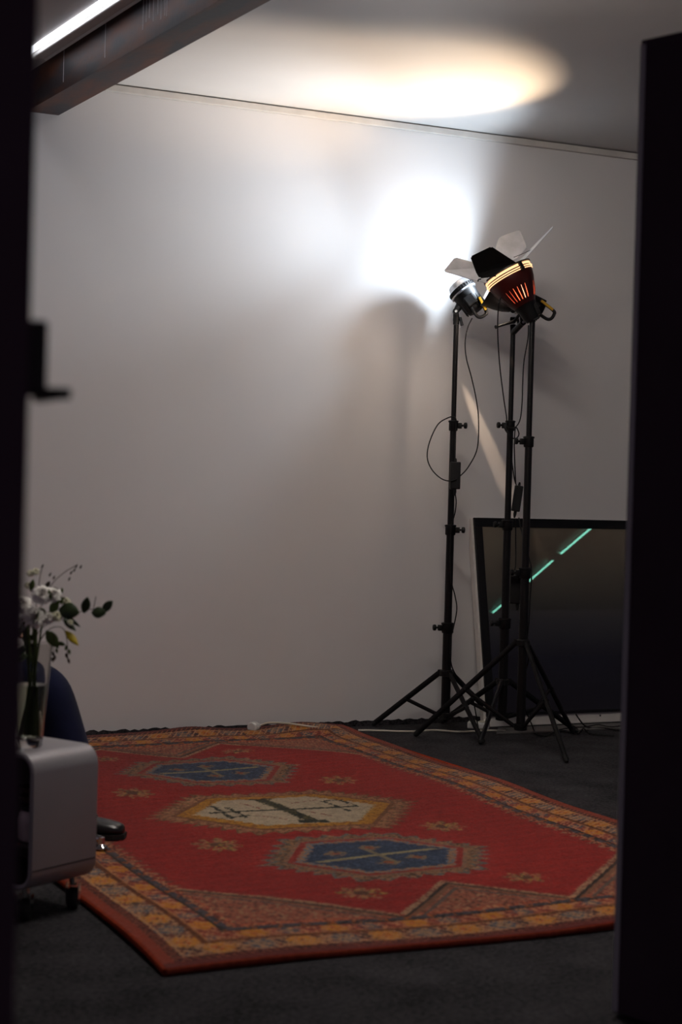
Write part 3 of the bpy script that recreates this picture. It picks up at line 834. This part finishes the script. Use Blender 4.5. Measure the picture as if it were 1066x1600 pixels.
cable('black cable slanting from the inline brick to the right stand and down its pole',
      [atd(811, 809, DM + .04), atd(815, 830, DM - .02), atd(820, 850, DT + .06), atd(827, 872, DT + .04), atd(831, 892, DT + .03), atd(829, 930, DT + .03), atd(827, 970, DT + .03), atd(824, 1000, DT + .04), atd(826, 1030, DT + .05), atd(815, 1085, DT + .12), atz(835, 1142, .008)])
cable('black cable trailing on the floor below the right end of the picture',
      [atz(836, 1146, .006), atz(852, 1150, .006), atz(872, 1141, .008), atz(895, 1137, .008), atz(915, 1136, .008), atz(935, 1132.5, .008), atz(955, 1136, .008), atz(985, 1132, .008)], .0035)
cable('second black cable rising from the floor in front of the white picture rail',
      [atd(900, 1116, 7.45), atd(907, 1126, 7.42), atd(913, 1133, 7.40), atz(922, 1137, .008), atz(945, 1137.5, .008), atz(985, 1145, .006)], .0035)
cable('third black cable looping on the grey board beside the right stand foot',
      [atz(903, 1147, .006), atz(908, 1142, .006), atz(912, 1138, .008), atz(918, 1143, .006), atz(926, 1147, .006), atz(960, 1149, .006)], .003)

# white extension lead along the wall
ext = thing('extension_lead', 'white extension lead with a round socket lying along the wall behind the rug', 'extension lead', atz(400, 1141, 0))
sk = atd(399, 1134.5, 7.22)
zs = .030
c_ = atz(399, 1135.5, zs)
xd = (atz(425, 1130, zs) - atz(392, 1137, zs)).normalized()
bm = BM(); lathe(bm, [(0, -.034), (.020, -.033), (.0245, -.028), (.0245, -.004), (.018, .012), (.010, .024), (.0065, .04)], frame(xd, up0, c_), 24, cap=False)
obj('socket', bm, M_white_pl, ext, smooth=True)
bm = BM(); tube(bm, [c_ + xd * .036, atz(420, 1129.5, .045), atz(445, 1130, .048), atz(470, 1133, .044), atz(490, 1136, .036), atz(515, 1139, .02)], .0046, 10); obj('cord', bm, M_white_cable, ext, smooth=True)
bm = BM(); tube(bm, [atz(560, 1141, .005), atz(590, 1141.5, .005), atz(640, 1143, .005), atz(680, 1141, .005), atz(720, 1143.5, .005), atz(760, 1141.5, .005), atz(790, 1142, .005)], .0046, 10); obj('cord', bm, M_white_cable, ext, smooth=True)
# white socket strip on the floor behind the stands
ps = thing('socket_strip', 'small white socket strip on the floor behind the stand legs', 'socket strip', atz(749, 1134, 0))
bm = BM(); c_ = atz(748, 1133, .015); box(bm, (.10, .05, .030), frame((0, 0, 1), Vector((.8, -.6, 0)), c_), .006); obj('case', bm, M_white_pl, ps)
bm = BM(); c_ = c_ + up0 * .016; 
for k in (-.026, .018): lathe(bm, [(.014, -.002), (.016, .0), (.016, .004), (.013, .005)], frame((0, 0, 1), (1, 0, 0), c_ + Vector((.8, -.6, 0)) * k), 18)
obj('outlet', bm, M_white_cable, ps, smooth=True)

# ================================================================ LEANING PICTURE
lean = math.radians(11)
pB = Vector((3.748, 6.545, .004)); pu = Vector((0, math.sin(lean), math.cos(lean))); pn = Vector((0, -math.cos(lean), math.sin(lean))); px_ = Vector((1, 0, 0))
PW, PH, PD = 1.50, .985, .045
def pp(x, s, n=0): return pB + px_ * x + pu * s + pn * n
def pbox(bm, x0, x1, s0, s1, n0, n1, bev=0.0):
    c = pp((x0 + x1) / 2, (s0 + s1) / 2, (n0 + n1) / 2)
    box(bm, (x1 - x0, s1 - s0, n1 - n0), Matrix(((px_.x, pu.x, pn.x, c.x), (px_.y, pu.y, pn.y, c.y), (px_.z, pu.z, pn.z, c.z), (0, 0, 0, 1))), bev)
pic = thing('framed_picture', 'large dark glazed picture leaning on the wall behind the lamp stands', 'framed picture', (pB.x, pB.y, 0))
bm = BM(); pbox(bm, 0, PW, .0, PH, -PD, -.006, .003); obj('white_box_frame', bm, M_frame_w, pic)['label'] = 'white sides and lower rail'
bm = BM(); fw = .043
pbox(bm, .010, PW, PH - fw, PH, -.006, .006, .002); pbox(bm, .010, .010 + fw, .062, PH - fw, -.006, .006, .002); pbox(bm, PW - fw, PW, .062, PH - fw, -.006, .006, .002); pbox(bm, .010, PW, .048, .062, -.006, .006, .001)
obj('black_border', bm, M_frame_b, pic)
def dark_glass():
    m = mat('dark_glass_reflection', (16, 18, 22), 0.0, spec=0.5, noise=0.05)
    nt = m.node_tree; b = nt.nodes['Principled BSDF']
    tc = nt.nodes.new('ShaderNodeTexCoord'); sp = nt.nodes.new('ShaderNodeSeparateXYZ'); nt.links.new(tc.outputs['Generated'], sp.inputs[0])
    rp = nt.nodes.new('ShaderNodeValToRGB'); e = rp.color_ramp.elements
    e[0].position = 0.0; e[0].color = lin((12, 13, 20)); e[1].position = 1.0; e[1].color = lin((112, 102, 90))  # brownish room reflection painted in, fading to dark at the bottom
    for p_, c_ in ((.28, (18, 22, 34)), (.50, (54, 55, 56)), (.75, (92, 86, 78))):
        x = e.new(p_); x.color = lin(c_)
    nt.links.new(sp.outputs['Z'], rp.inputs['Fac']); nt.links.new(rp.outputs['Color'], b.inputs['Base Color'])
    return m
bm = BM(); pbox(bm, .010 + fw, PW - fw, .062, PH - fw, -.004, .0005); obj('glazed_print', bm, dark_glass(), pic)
bm = BM()
for q in ((938, 1118),):
    r = ray(*q); t_ = ((pp(0, 0, -.006) - CAM).dot(pn)) / r.dot(pn); c_ = CAM + r * t_
    lathe(bm, [(.0045, -.001), (.0045, .0015), (.002, .002)], frame(pn, px_, c_), 12)
obj('screw', bm, M_black, pic)
# grey board on the floor below it
bm = BM(); plate(bm, [(3.70, 6.36, .004), (4.98, 6.35, .004), (5.02, 6.50, .004), (3.79, 6.50, .004)], .006)
tag(obj('flat_board', bm, M_board), 'thin grey board lying on the carpet along the foot of the leaning picture', 'board')

# ================================================================ CABINET ON CASTERS
cN = Vector((.972, 3.900, 0)); cA = Vector((math.sin(math.radians(61)), math.cos(math.radians(61)), 0)); cP = Vector((-cA.y, cA.x, 0))
CL, CWd, CZ0, CZ1, CR = .222, .40, .082, .420, .048
cab = thing('rolling_cabinet', 'silver grey rounded cabinet on casters at the left edge of the rug', 'cabinet', (cN.x, cN.y, 0))
def rrect(w0, w1, z0, z1, r, n=8):
    pts = []
    for (cx_, cz_, a0) in ((w1 - r, z1 - r, 0), (w0 + r, z1 - r, 90), (w0 + r, z0 + r, 180), (w1 - r, z0 + r, 270)):
        for k in range(n + 1):
            a = math.radians(a0 + 90 * k / n); pts.append((cx_ + r * math.cos(a), cz_ + r * math.sin(a)))
    return pts
def shell(bm, rings, a_vals):
    """rings: list of (outline points, position along the axis)"""
    R_ = []
    for pts in rings:
        R_.append([bm.verts.new(cN + cA * a + cP * w + up0 * z) for (w, z, a) in pts])
    for A, B in zip(R_, R_[1:]):
        n = len(A)
        for k in range(n): bm.faces.new((A[k], A[(k + 1) % n], B[(k + 1) % n], B[k]))
    return R_
th = .012
o_ = rrect(0, CWd, CZ0, CZ1, CR); i_ = rrect(th, CWd - th, CZ0 + th, CZ1 - th, CR - th)
bm = BM()
R_ = shell(bm, [[(w, z, CL - th) for w, z in i_], [(w, z, 0.0) for w, z in i_], [(w, z, -.002) for w, z in rrect(.004, CWd - .004, CZ0 + .004, CZ1 - .004, CR - .004)], [(w, z, .002) for w, z in o_], [(w, z, CL - .002) for w, z in o_], [(w, z, CL) for w, z in rrect(.002, CWd - .002, CZ0 + .002, CZ1 - .002, CR - .002)]], None)
bm.faces.new(R_[0]); bm.faces.new(R_[-1])
obj('body', bm, M_cabinet, cab, smooth=True)
# seam line low on the front
bm = BM(); q = cN + cA * (CL / 2) + up0 * (CZ0 + .052) - cP * .0003
box(bm, (CL - .008, .0015, .0022), frame((0, 0, 1), cA, q)); obj('seam', bm, M_black, cab)
# dark lining and shelf
bm = BM()
li = rrect(th + .001, CWd - th - .001, CZ0 + th + .001, CZ1 - th - .001, CR - th)
R_ = shell(bm, [[(w, z, .004) for w, z in li], [(w, z, CL - th - .001) for w, z in li]], None); bm.faces.new(R_[-1])
obj('lining', bm, M_cabin, cab)
bm = BM(); sh_z = CZ0 + .105
q = cN + cA * (CL / 2) + cP * (CWd / 2) + up0 * sh_z; box(bm, (CL - .03, CWd - .03, .010), frame((0, 0, 1), cA, q), .002); obj('shelf', bm, M_cabin, cab)
for (a, w) in ((.03, .05), (CL - .03, .05), (.03, CWd - .05), (CL - .03, CWd - .05)):
    q = cN + cA * a + cP * w
    bm = BM(); cyl(bm, q + up0 * .06, q + up0 * (CZ0 + .004), .010)
    sw = Vector((.5, .86, 0))
    for s in (-1, 1): plate(bm, [q + up0 * .066 + sw.cross(up0) * (s * .016) + sw * k for k in (-.012, .012)] + [q + up0 * .024 + sw.cross(up0) * (s * .016) + sw * k for k in (.012, -.012)], .002, sw.cross(up0))
    cs = obj('caster', bm, M_chrome, cab)
    bm = BM(); wv = sw.cross(up0); lathe(bm, [(0, -.013), (.022, -.013), (.027, -.008), (.027, .008), (.022, .013), (0, .013)], frame(wv, up0, q + up0 * .0275), 24, cap=False); obj('wheel', bm, M_rubber, cs, smooth=True)
# things kept inside: a pale jar and a stack of dark bowls on it
q = cN + cA * .070 + cP * .070 + up0 * (sh_z + .006)
jar = thing('storage_jar', 'pale jar with dark lid on the shelf inside the open cabinet', 'jar', q)
bm = BM(); lathe(bm, [(0, 0), (.034, 0), (.038, .005), (.039, .05), (.036, .068), (.030, .074), (0, .074)], T(q), 28, cap=False); obj('glass_body', bm, mat('pale_jar', (176, 160, 164), .25, noise=.15, nscale=20), jar, smooth=True)
bm = BM(); lathe(bm, [(.031, .0735), (.033, .075), (.033, .088), (.030, .090), (0, .0905)], T(q), 28, cap=False); obj('lid', bm, M_black, jar, smooth=True)
q2 = q + up0 * .0915
for k in range(2):
    bm = BM(); zz = k * .022
    lathe(bm, [(0, zz), (.024, zz), (.036, zz + .010), (.040, zz + .020), (.037, zz + .020), (.030, zz + .012), (0, zz + .008)], T(q2), 28, cap=False)
    tag(obj('dark_bowl', bm, mat('brown_glaze', (66, 48, 44), .25), smooth=True), ('lower', 'upper')[k] + ' of two dark glazed bowls stacked on the jar inside the cabinet', 'bowl', 'dark bowls inside the cabinet')

# ================================================================ VASE AND BOUQUET
vb = atz(46, 1167, CZ1); vb = Vector((vb.x, vb.y, CZ1 + .0008))
VD = (vb - CAM).dot(F)
vase = thing('glass_vase', 'tall clear glass vase of water standing on the grey cabinet', 'vase', vb)
bm = BM()
lathe(bm, [(0, 0), (.028, 0), (.031, .004), (.033, .02), (.044, .16), (.052, .250), (.0545, .262), (.0520, .262), (.0495, .250), (.0415, .16), (.0300, .026), (.024, .020), (0, .019)], T(vb), 48, cap=False)
obj('glass_body', bm, M_vase, vase, smooth=True)
bm = BM(); lathe(bm, [(0, .0205), (.0235, .0215), (.0292, .027), (.0405, .157), (0, .157)], T(vb), 40, cap=False)
obj('water', bm, M_water, vase, smooth=True)

bq = thing('flower_bouquet', 'bouquet of white flowers and eucalyptus leaves in the glass vase', 'bouquet', vb + up0 * .26)
def leaf(bm, base, tip, width, nrm=None, curl=.15, pointed=1.0):
    base, tip = Vector(base), Vector(tip); ax = tip - base; L = ax.length; a = ax / L
    n = Vector(nrm) if nrm is not None else -F
    n = (n - a * n.dot(a)).normalized(); s = a.cross(n)
    rows = []
    for i in range(9):
        t = i / 8
        w = width * (math.sin(math.pi * min(1, t * .98 + .01)) ** (.75 if pointed < .8 else 1.0)) * (1 - .25 * t * pointed)
        c = base + ax * t + n * (curl * L * (t * t - t))
        rows.append([bm.verts.new(c - s * w + n * (w * .25)), bm.verts.new(c), bm.verts.new(c + s * w + n * (w * .25))])
    for A, B in zip(rows, rows[1:]):
        bm.faces.new((A[0], A[1], B[1], B[0])); bm.faces.new((A[1], A[2], B[2], B[1]))
def solid_leaf(o):
    md = o.modifiers.new('thickness', 'SOLIDIFY'); md.thickness = .0006
    return o
def V(px, py, dd=0): return atd(px, py, VD + dd)
top = vb + up0 * .262
# stems in the vase
rr = random.Random(4)
for k in range(20):
    a = rr.uniform(0, 6.28)
    b = vb + Vector((.018 * math.cos(a), .018 * math.sin(a), .03)); e_ = top + Vector((.026 * math.cos(a + 2.4), .026 * math.sin(a + 2.4), .06))
    bm = BM(); tube(bm, [b, b.lerp(e_, .5) + Vector((.004, .003, 0)), e_], .0024, 6, 4); obj('stem', bm, M_stem, bq)
# stems above the rim to leaves and sprigs
for pts in ([V(50, 1020), V(62, 985), V(95, 965, -.01), V(128, 955, -.01), V(142, 952, -.01), V(166, 955, -.01)],
            [V(48, 1020), V(60, 960), V(80, 915, .01), V(100, 895, .01), V(118, 884, .01)],
            [V(46, 1020), V(56, 950), V(62, 905), V(66, 885)],
            [V(54, 1015), V(75, 985, -.02), V(95, 980, -.03), V(104, 995, -.03), V(106, 1030, -.03)],
            [V(54, 1015), V(70, 990, -.02), V(84, 990, -.03), V(84, 1015, -.03), V(85, 1032, -.03)],
            [V(146, 952, -.01), V(148, 942, -.01), V(150, 932, -.01)]):
    bm = BM(); tube(bm, pts, .0010, 6, 8); obj('sprig_stem', bm, M_twig, bq, smooth=True)
def LF(base, tip, w, m, dd=0, nrm=None, curl=.12, pointed=1.0):
    bm = BM(); leaf(bm, V(*base, dd), V(*tip, dd - .004), w * VD / FPX, nrm, curl, pointed)
    return solid_leaf(obj('leaf', bm, m, bq, smooth=True, recalc=False))
tilt = lambda x, y: (-F + R * x + U2 * y)
LF((131, 958), (137, 933), 7.5, M_leaf_d, -.01, tilt(.3, .1), .1, .4); LF((143, 957), (166, 958), 10, M_leaf_d, -.012, tilt(0, .5), .1, .4); LF((160, 956), (176, 939), 7.5, M_leaf_d, -.01, tilt(-.3, .2), .1, .4)
LF((92, 952), (124, 958), 14, M_leaf_d, -.03, tilt(.2, .3), .15, .3); LF((98, 966), (119, 986), 6, M_leaf_d, -.03, tilt(.5, .2)); LF((97, 958), (126, 980), 4, M_leaf_d, -.025)
LF((102, 985), (123, 1009), 7, M_leaf_y, -.035, tilt(.4, .4)); LF((72, 985), (92, 1013), 10, M_leaf, -.03, tilt(0, .4)); LF((88, 1004), (103, 1008), 4, M_leaf, -.03)
LF((78, 958), (92, 938), 8, M_leaf, -.025); LF((60, 950), (72, 962), 6, M_leaf, -.03); LF((72, 918), (78, 908), 4, M_twig, .0); LF((83, 918), (93, 926), 4, M_twig, -.01)
LF((84, 942), (102, 934), 5, M_leaf, -.02); LF((52, 905), (48, 925), 5, M_leaf, -.02); LF((62, 960), (50, 978), 7, M_leaf_d, -.02); LF((76, 920), (80, 938), 3.2, M_leaf, -.035)
for (x, y) in ((66, 885), (108, 905), (111, 895), (116, 891), (119, 885), (126, 886), (78, 898), (84, 903)):
    LF((x - 1.5, y + 3), (x + 2, y - 3.5), 1.5, M_twig, .008)
for (x, y) in ((104, 1012), (108, 1018), (103, 1024), (106, 1032), (82, 1022), (87, 1028), (82, 1030), (88, 1016), (97, 922), (98, 940)):
    LF((x, y - 4), (x + rr.uniform(-4, 4), y + 5), 2.4, M_leaf if y < 1020 else M_twig, -.03)
for k in range(26):
    a = rr.uniform(0, 6.28); h_ = rr.uniform(-.02, .085); q_ = top + Vector((.03 * math.cos(a), .03 * math.sin(a), h_ - .03))
    e_ = q_ + Vector((.06 * math.cos(a + .4), .06 * math.sin(a + .4), rr.uniform(-.05, .05)))
    if (e_ - CAM).dot(R) / (e_ - CAM).dot(F) * FPX + CX > 72: continue
    bm = BM(); leaf(bm, q_, e_, .016, Vector((math.cos(a), math.sin(a), 1)), .2, .6); solid_leaf(obj('leaf', bm, M_leaf_d if k % 3 else M_leaf, bq, smooth=True, recalc=False))
def ruffled(c, r, m, layers, petals, seed, name='blossom', wav=.2):
    rr = random.Random(seed); bm = BM()
    fd = (-F * .8 + up0 * .5 + R * .15).normalized()
    Mx = frame(fd, R, c)
    for L_ in range(layers):
        t = (L_ + 1) / layers; op = .25 + 1.15 * t
        for k in range(petals):
            a0 = 2 * math.pi * (k + .5 * (L_ % 2) + rr.uniform(-.15, .15)) / petals
            rows = []; wdt = (1.5 if t > .4 else 1.9) * math.pi / petals
            for i in range(5):
                s = i / 4; row = []
                for j in range(7):
                    q = (j / 6 - .5) * 2
                    ang = a0 + q * wdt * (.35 + .65 * s)
                    el = op * s; rad = r * (.10 + .9 * t * (math.sin(min(el, 1.5)) / 1.0) * s ** .4)
                    zz = r * (.62 * (1 - t) * s + .55 * s * math.cos(el) - .18 * t)
                    ed = 1 + (s ** 2) * wav * math.sin(q * 7 + rr.uniform(-.6, .6)) * .6 - (s ** 3) * .18 * q * q
                    row.append(bm.verts.new(Mx @ Vector((rad * ed * math.cos(ang), rad * ed * math.sin(ang), zz + s * s * r * rr.uniform(-.05, .05) + r * .1))))
                rows.append(row)
            for A, B in zip(rows, rows[1:]):
                for j in range(6): bm.faces.new((A[j], A[j + 1], B[j + 1], B[j]))
    o = obj(name, bm, m, bq, smooth=True, recalc=False); return solid_leaf(o)
pxm = VD / FPX
ruffled(V(54, 966, -.045), 19 * pxm, M_petal, 5, 8, 1, wav=.4)['label'] = 'large ruffled white carnation'
ruffled(V(66, 930, -.03), 17 * pxm, M_petal, 4, 6, 2)
ruffled(V(84, 930, -.02), 13 * pxm, M_petal, 4, 5, 3)
ruffled(V(76, 966, -.035), 11 * pxm, M_petal, 3, 5, 4)
ruffled(V(89, 963, -.035), 9.5 * pxm, M_petal2, 3, 5, 5)
ruffled(V(103, 940, -.02), 7 * pxm, M_petal2, 3, 6, 6)
ruffled(V(110, 973, -.03), 5 * pxm, M_petal2, 2, 5, 7)
for (x, y) in ((48, 896), (56, 893), (45, 915)): ruffled(V(x, y, .0), 6 * pxm, M_petal2, 2, 5, x)
ruffled(V(34, 945, -.01), 16 * pxm, M_petal, 4, 6, 12); ruffled(V(26, 975, -.02), 16 * pxm, M_petal, 4, 6, 13); ruffled(V(20, 925, 0), 14 * pxm, M_petal2, 4, 6, 14)

# ================================================================ SEATED PERSON AND CHAIR
PD_ = 4.93
knee = atd(78, 1070, PD_); ankle = atd(122, 1272, PD_ - .02); toe = atd(196, 1306, PD_ - .03)
fd = Vector((toe.x - ankle.x, toe.y - ankle.y, 0)).normalized()     # the way the person faces
lf = Vector((-fd.y, fd.x, 0))                                       # to the person's left (away from camera)
hip = Vector((knee.x, knee.y, .50)) - fd * .40
pelvis = hip + lf * .10
person = thing('person', 'seated person in navy trousers and black shoes behind the cabinet', 'person', (pelvis.x, pelvis.y, 0))
def skin_obj(name, verts, edges, radii, m, root=0, sub=2):
    me = bpy.data.meshes.new(name); w = Vector((pelvis.x, pelvis.y, 0))
    me.from_pydata([Vector(v) - w for v in verts], edges, [])
    o = bpy.data.objects.new(name, me); C.objects.link(o); o.parent = person
    md = o.modifiers.new('skin', 'SKIN'); 
    if not me.skin_vertices: me.skin_vertices.new() if hasattr(me.skin_vertices, 'new') else None
    sv = me.skin_vertices[0].data if me.skin_vertices else None
    if sv:
        for i, r in enumerate(radii): sv[i].radius = r if isinstance(r, tuple) else (r, r)
        sv[root].use_root = True
    md.use_smooth_shade = True
    sb = o.modifiers.new('sub', 'SUBSURF'); sb.levels = sub; sb.render_levels = sub
    me.materials.append(m); return o
def B(f, l, z): return Vector((pelvis.x, pelvis.y, 0)) + fd * f + lf * l + up0 * z
kn_l = knee + lf * .20 - fd * .26 - up0 * .05; an_l = ankle + lf * .20 - fd * .38
vs, es, rs = [], [], []
def add(v, r, par=None):
    vs.append(v); rs.append(r)
    if par is not None: es.append((par, len(vs) - 1))
    return len(vs) - 1
p0 = add(B(-.01, 0, .56), (.10, .085)); p1 = add(B(-.03, 0, .70), (.13, .10), p0); p2 = add(B(-.03, 0, .90), (.155, .105), p1); p3 = add(B(0, 0, 1.02), (.10, .08), p2)
n1 = add(B(.01, 0, 1.075), .056, p3); h1 = add(B(.03, 0, 1.125), (.070, .078), n1); h2 = add(B(.035, 0, 1.195), (.080, .098), h1); h3 = add(B(.03, 0, 1.265), (.076, .092), h2)
for s, kn_, an_ in ((-1, knee, ankle), (1, kn_l, an_l)):
    a = add(B(.06, s * .09, .52), .055, p0); k_ = add(Vector(kn_) - up0 * .02, .046, a); c_ = add(Vector(kn_).lerp(an_, .4), .046, k_); f_ = add(Vector(an_), .036, c_); 
    add(Vector(an_) + fd * .06 - up0 * .02, .030, f_)
    sh = add(B(-.01, s * .185, .955), .050, p2); el = add(B(-.02, s * .25, .73), .042, sh); wr = add(B(.13, s * .15, .640), .027, el); hd = add(B(.19, s * .125, .618), (.038, .018), wr)
    for q in range(4):
        r1 = add(B(.235, s * (.150 - .018 * q), .608), .0085, hd); add(B(.262 + .008 * (q in (1, 2)), s * (.153 - .019 * q), .592), .0075, r1)
    t1 = add(B(.185, s * .082, .612), .010, wr); add(B(.212, s * .072, .602), .0085, t1)
skin_obj('body', vs, es, rs, M_skin)
# nose, eyes, mouth and ears stay with the head
bm = BM()
for s in (-1, 1):
    bmesh.ops.create_uvsphere(bm, u_segments=12, v_segments=8, radius=.012, matrix=T(B(.1035, s * .032, 1.19)))
obj('eyes', bm, mat('eye_dark', (40, 30, 26), .3), person, smooth=True)
bm = BM(); sweep(bm, smooth_path([B(.118, 0, 1.2), B(.126, 0, 1.17), B(.134, 0, 1.15), B(.125, 0, 1.143)], 4), .0095, 10); obj('nose', bm, M_skin, person, smooth=True)
bm = BM(); sweep(bm, smooth_path([B(.105, -.024, 1.115), B(.120, 0, 1.117), B(.105, .024, 1.115)], 4), .006, 8); obj('mouth', bm, mat('lips', (150, 84, 78), .4), person, smooth=True)
bm = BM()
bmesh.ops.create_uvsphere(bm, u_segments=28, v_segments=18, radius=.110, matrix=T(B(.014, 0, 1.228)))
bmesh.ops.delete(bm, geom=[v for v in bm.verts if (v.co - B(.014, 0, 1.228)).dot(fd) > .045 and v.co.z < 1.252 or v.co.z < 1.145], context='VERTS')
o = obj('hair', bm, M_hair, person, smooth=True); o.modifiers.new('thickness', 'SOLIDIFY').thickness = .012
# jumper: torso and sleeves
vs, es, rs = [], [], []
a0 = add(B(-.01, 0, .54), (.175, .175)); a1 = add(B(-.03, 0, .72), (.165, .15), a0); a2 = add(B(-.03, 0, .91), (.185, .145), a1); a3 = add(B(-.005, 0, 1.03), (.115, .10), a2); add(B(.005, 0, 1.085), (.066, .062), a3)
for s in (-1, 1):
    sh = add(B(-.01, s * .185, .955), .066, a2); el = add(B(-.02, s * .25, .73), .055, sh); add(B(.10, s * .165, .648), .038, el)
skin_obj('jumper', vs, es, rs, M_navy2)
# trousers: a seat piece and two tapering legs lofted ring by ring
bm = BM()
def loft(bm, rings, seg=24):
    R_ = []
    for (c, x, y, rx, ry) in rings:
        R_.append([bm.verts.new(Vector(c) + Vector(x) * (rx * math.cos(2 * math.pi * k / seg)) + Vector(y) * (ry * math.sin(2 * math.pi * k / seg))) for k in range(seg)])
    for A, B_ in zip(R_, R_[1:]):
        for k in range(seg): bm.faces.new((A[k], A[(k + 1) % seg], B_[(k + 1) % seg], B_[k]))
    return R_
def trouser_leg(bm, kn_, an_, hp_):
    """rings turn smoothly through the bend of the knee, then follow the shin to an open hem"""
    kn_, an_, hp_ = Vector(kn_), Vector(an_), Vector(hp_)
    sh = (an_ - kn_).normalized(); ty = (kn_ - hp_).normalized()
    rg = []
    for t in (0, .35, .7, .9): rg.append((hp_.lerp(kn_ - ty * .05, t), lf, ty.cross(lf), .098 - .014 * t, .088 - .016 * t))
    for t in (.15, .4, .65, .9):
        d = (ty * (1 - t) + sh * t).normalized(); c = kn_ - ty * .05 * (1 - t) ** 2 + sh * .05 * t ** 2 + (ty - sh) * -.008
        rg.append((c, lf, d.cross(lf), .082, .074))
    L = (an_ - kn_).length
    for i, t in enumerate((.30, .45, .60, .72, .745)):
        rg.append((kn_.lerp(an_, t) , lf, sh.cross(lf), .079 + .002 * i, .072 + .0035 * i))
    R_ = loft(bm, rg); bm.faces.new(R_[0])
    # turned-in hem
    inn = [bm.verts.new(v.co.lerp(kn_.lerp(an_, .70), .18)) for v in R_[-1]]
    n = len(inn)
    for k in range(n): bm.faces.new((R_[-1][k], R_[-1][(k + 1) % n], inn[(k + 1) % n], inn[k]))
trouser_leg(bm, knee, ankle, B(.0, -.095, .52)); trouser_leg(bm, kn_l, an_l, B(.0, .095, .52))
bmesh.ops.create_uvsphere(bm, u_segments=24, v_segments=14, radius=1, matrix=frame(up0, fd, B(-.02, 0, .54)) @ Matrix.Diagonal((.15, .195, .105, 1)))
o = obj('trousers', bm, M_navy, person, smooth=True)
o.modifiers.new('sub', 'SUBSURF').render_levels = 1
# shoes
def shoe(an_, tip_):
    an_ = Vector(an_); tip_ = Vector(tip_); d = Vector((tip_.x - an_.x, tip_.y - an_.y, 0)); reach = d.length; d.normalize(); s = Vector((-d.y, d.x, 0))
    g = Vector((an_.x, an_.y, 0)); zf = .020
    bm = BM(); rg = []
    for (f, w, h, zc) in ((-.065, .018, .030, .042), (-.060, .030, .040, .048), (-.03, .036, .052, .056), (.0, .038, .054, .058), (.04, .040, .044, .048), (reach - .13, .043, .034, .038), (reach - .085, .046, .028, .032), (reach - .045, .044, .025, .029), (reach - .015, .034, .021, .026), (reach - .002, .018, .014, .024)):
        rg.append((g + d * f + up0 * (zc + zf - .002), s, up0, w, h))
    R_ = loft(bm, rg, 20); bm.faces.new(R_[0]); bm.faces.new(R_[-1])
    up_ = obj('shoe', bm, M_shoe, person, smooth=True); up_.modifiers.new('sub', 'SUBSURF').render_levels = 2
    bm = BM(); out = []
    for (f, w) in ((-.068, .020), (-.055, .034), (0, .039), (reach - .13, .044), (reach - .07, .049), (reach - .03, .043), (reach, .022)): out.append((f, w))
    pl = [g + d * f + s * w for f, w in out] + [g + d * f - s * w for f, w in out[::-1]]
    plate(bm, [p + up0 * (zf + .007) for p in pl], .014, up0); so = obj('sole', bm, M_rubber, up_)
    bm = BM(); sweep(bm, smooth_path([g + d * (reach - .12) + s * .030 + up0 * .076, g + d * (reach - .088) + up0 * .0835, g + d * (reach - .12) - s * .030 + up0 * .076], 6), .003, 6); obj('seam', bm, M_shoe, up_, smooth=True)
shoe(ankle, toe); shoe(an_l, toe + lf * .20 - fd * .38)

chair = thing('lounge_chair', 'chair with a chrome star base under the seated person', 'chair', (pelvis.x, pelvis.y, 0))
bm = BM(); box(bm, (.46, .46, .07), frame(up0, fd, B(-.02, 0, .385)), .03, 3); obj('seat', bm, M_navy2, chair, smooth=True)
bm = BM(); box(bm, (.06, .46, .46), frame((up0 - fd * .18), fd, B(-.27, 0, .66)), .028, 3); obj('backrest', bm, M_navy2, chair, smooth=True)
bm = BM(); cyl(bm, B(-.02, 0, .05), B(-.02, 0, .35), .026, seg=20); obj('column', bm, M_chrome, chair, smooth=True)
glide = atz(158, 1322, .030)
g0 = B(-.02, 0, .075); gd = Vector((glide.x - g0.x, glide.y - g0.y, 0)); gl = gd.length; ga = math.atan2(gd.y, gd.x)
for k in range(5):
    a = ga + k * 2 * math.pi / 5; L_ = gl if k == 0 else .34
    d = Vector((math.cos(a), math.sin(a), 0)); bm = BM()
    sweep(bm, [g0 + d * .01, g0 + d * (L_ * .5) - up0 * .012, g0 + d * L_ - up0 * .025], [.018, .014, .010], 10)
    lg = obj('base_arm', bm, M_chrome, chair, smooth=True)
    e_ = g0 + d * L_; ez = .0185 if (RX0 < e_.x < RX0 + RW and RY0 < e_.y < RY0 + RL) else 0.0
    bm = BM(); lathe(bm, [(0, ez), (.018, ez), (.022, ez + .006), (.018, ez + .012), (.010, ez + .018), (.010, .056), (0, .058)], T((e_.x, e_.y, 0)), 16, cap=False); obj('glide', bm, M_chrome, lg, smooth=True)
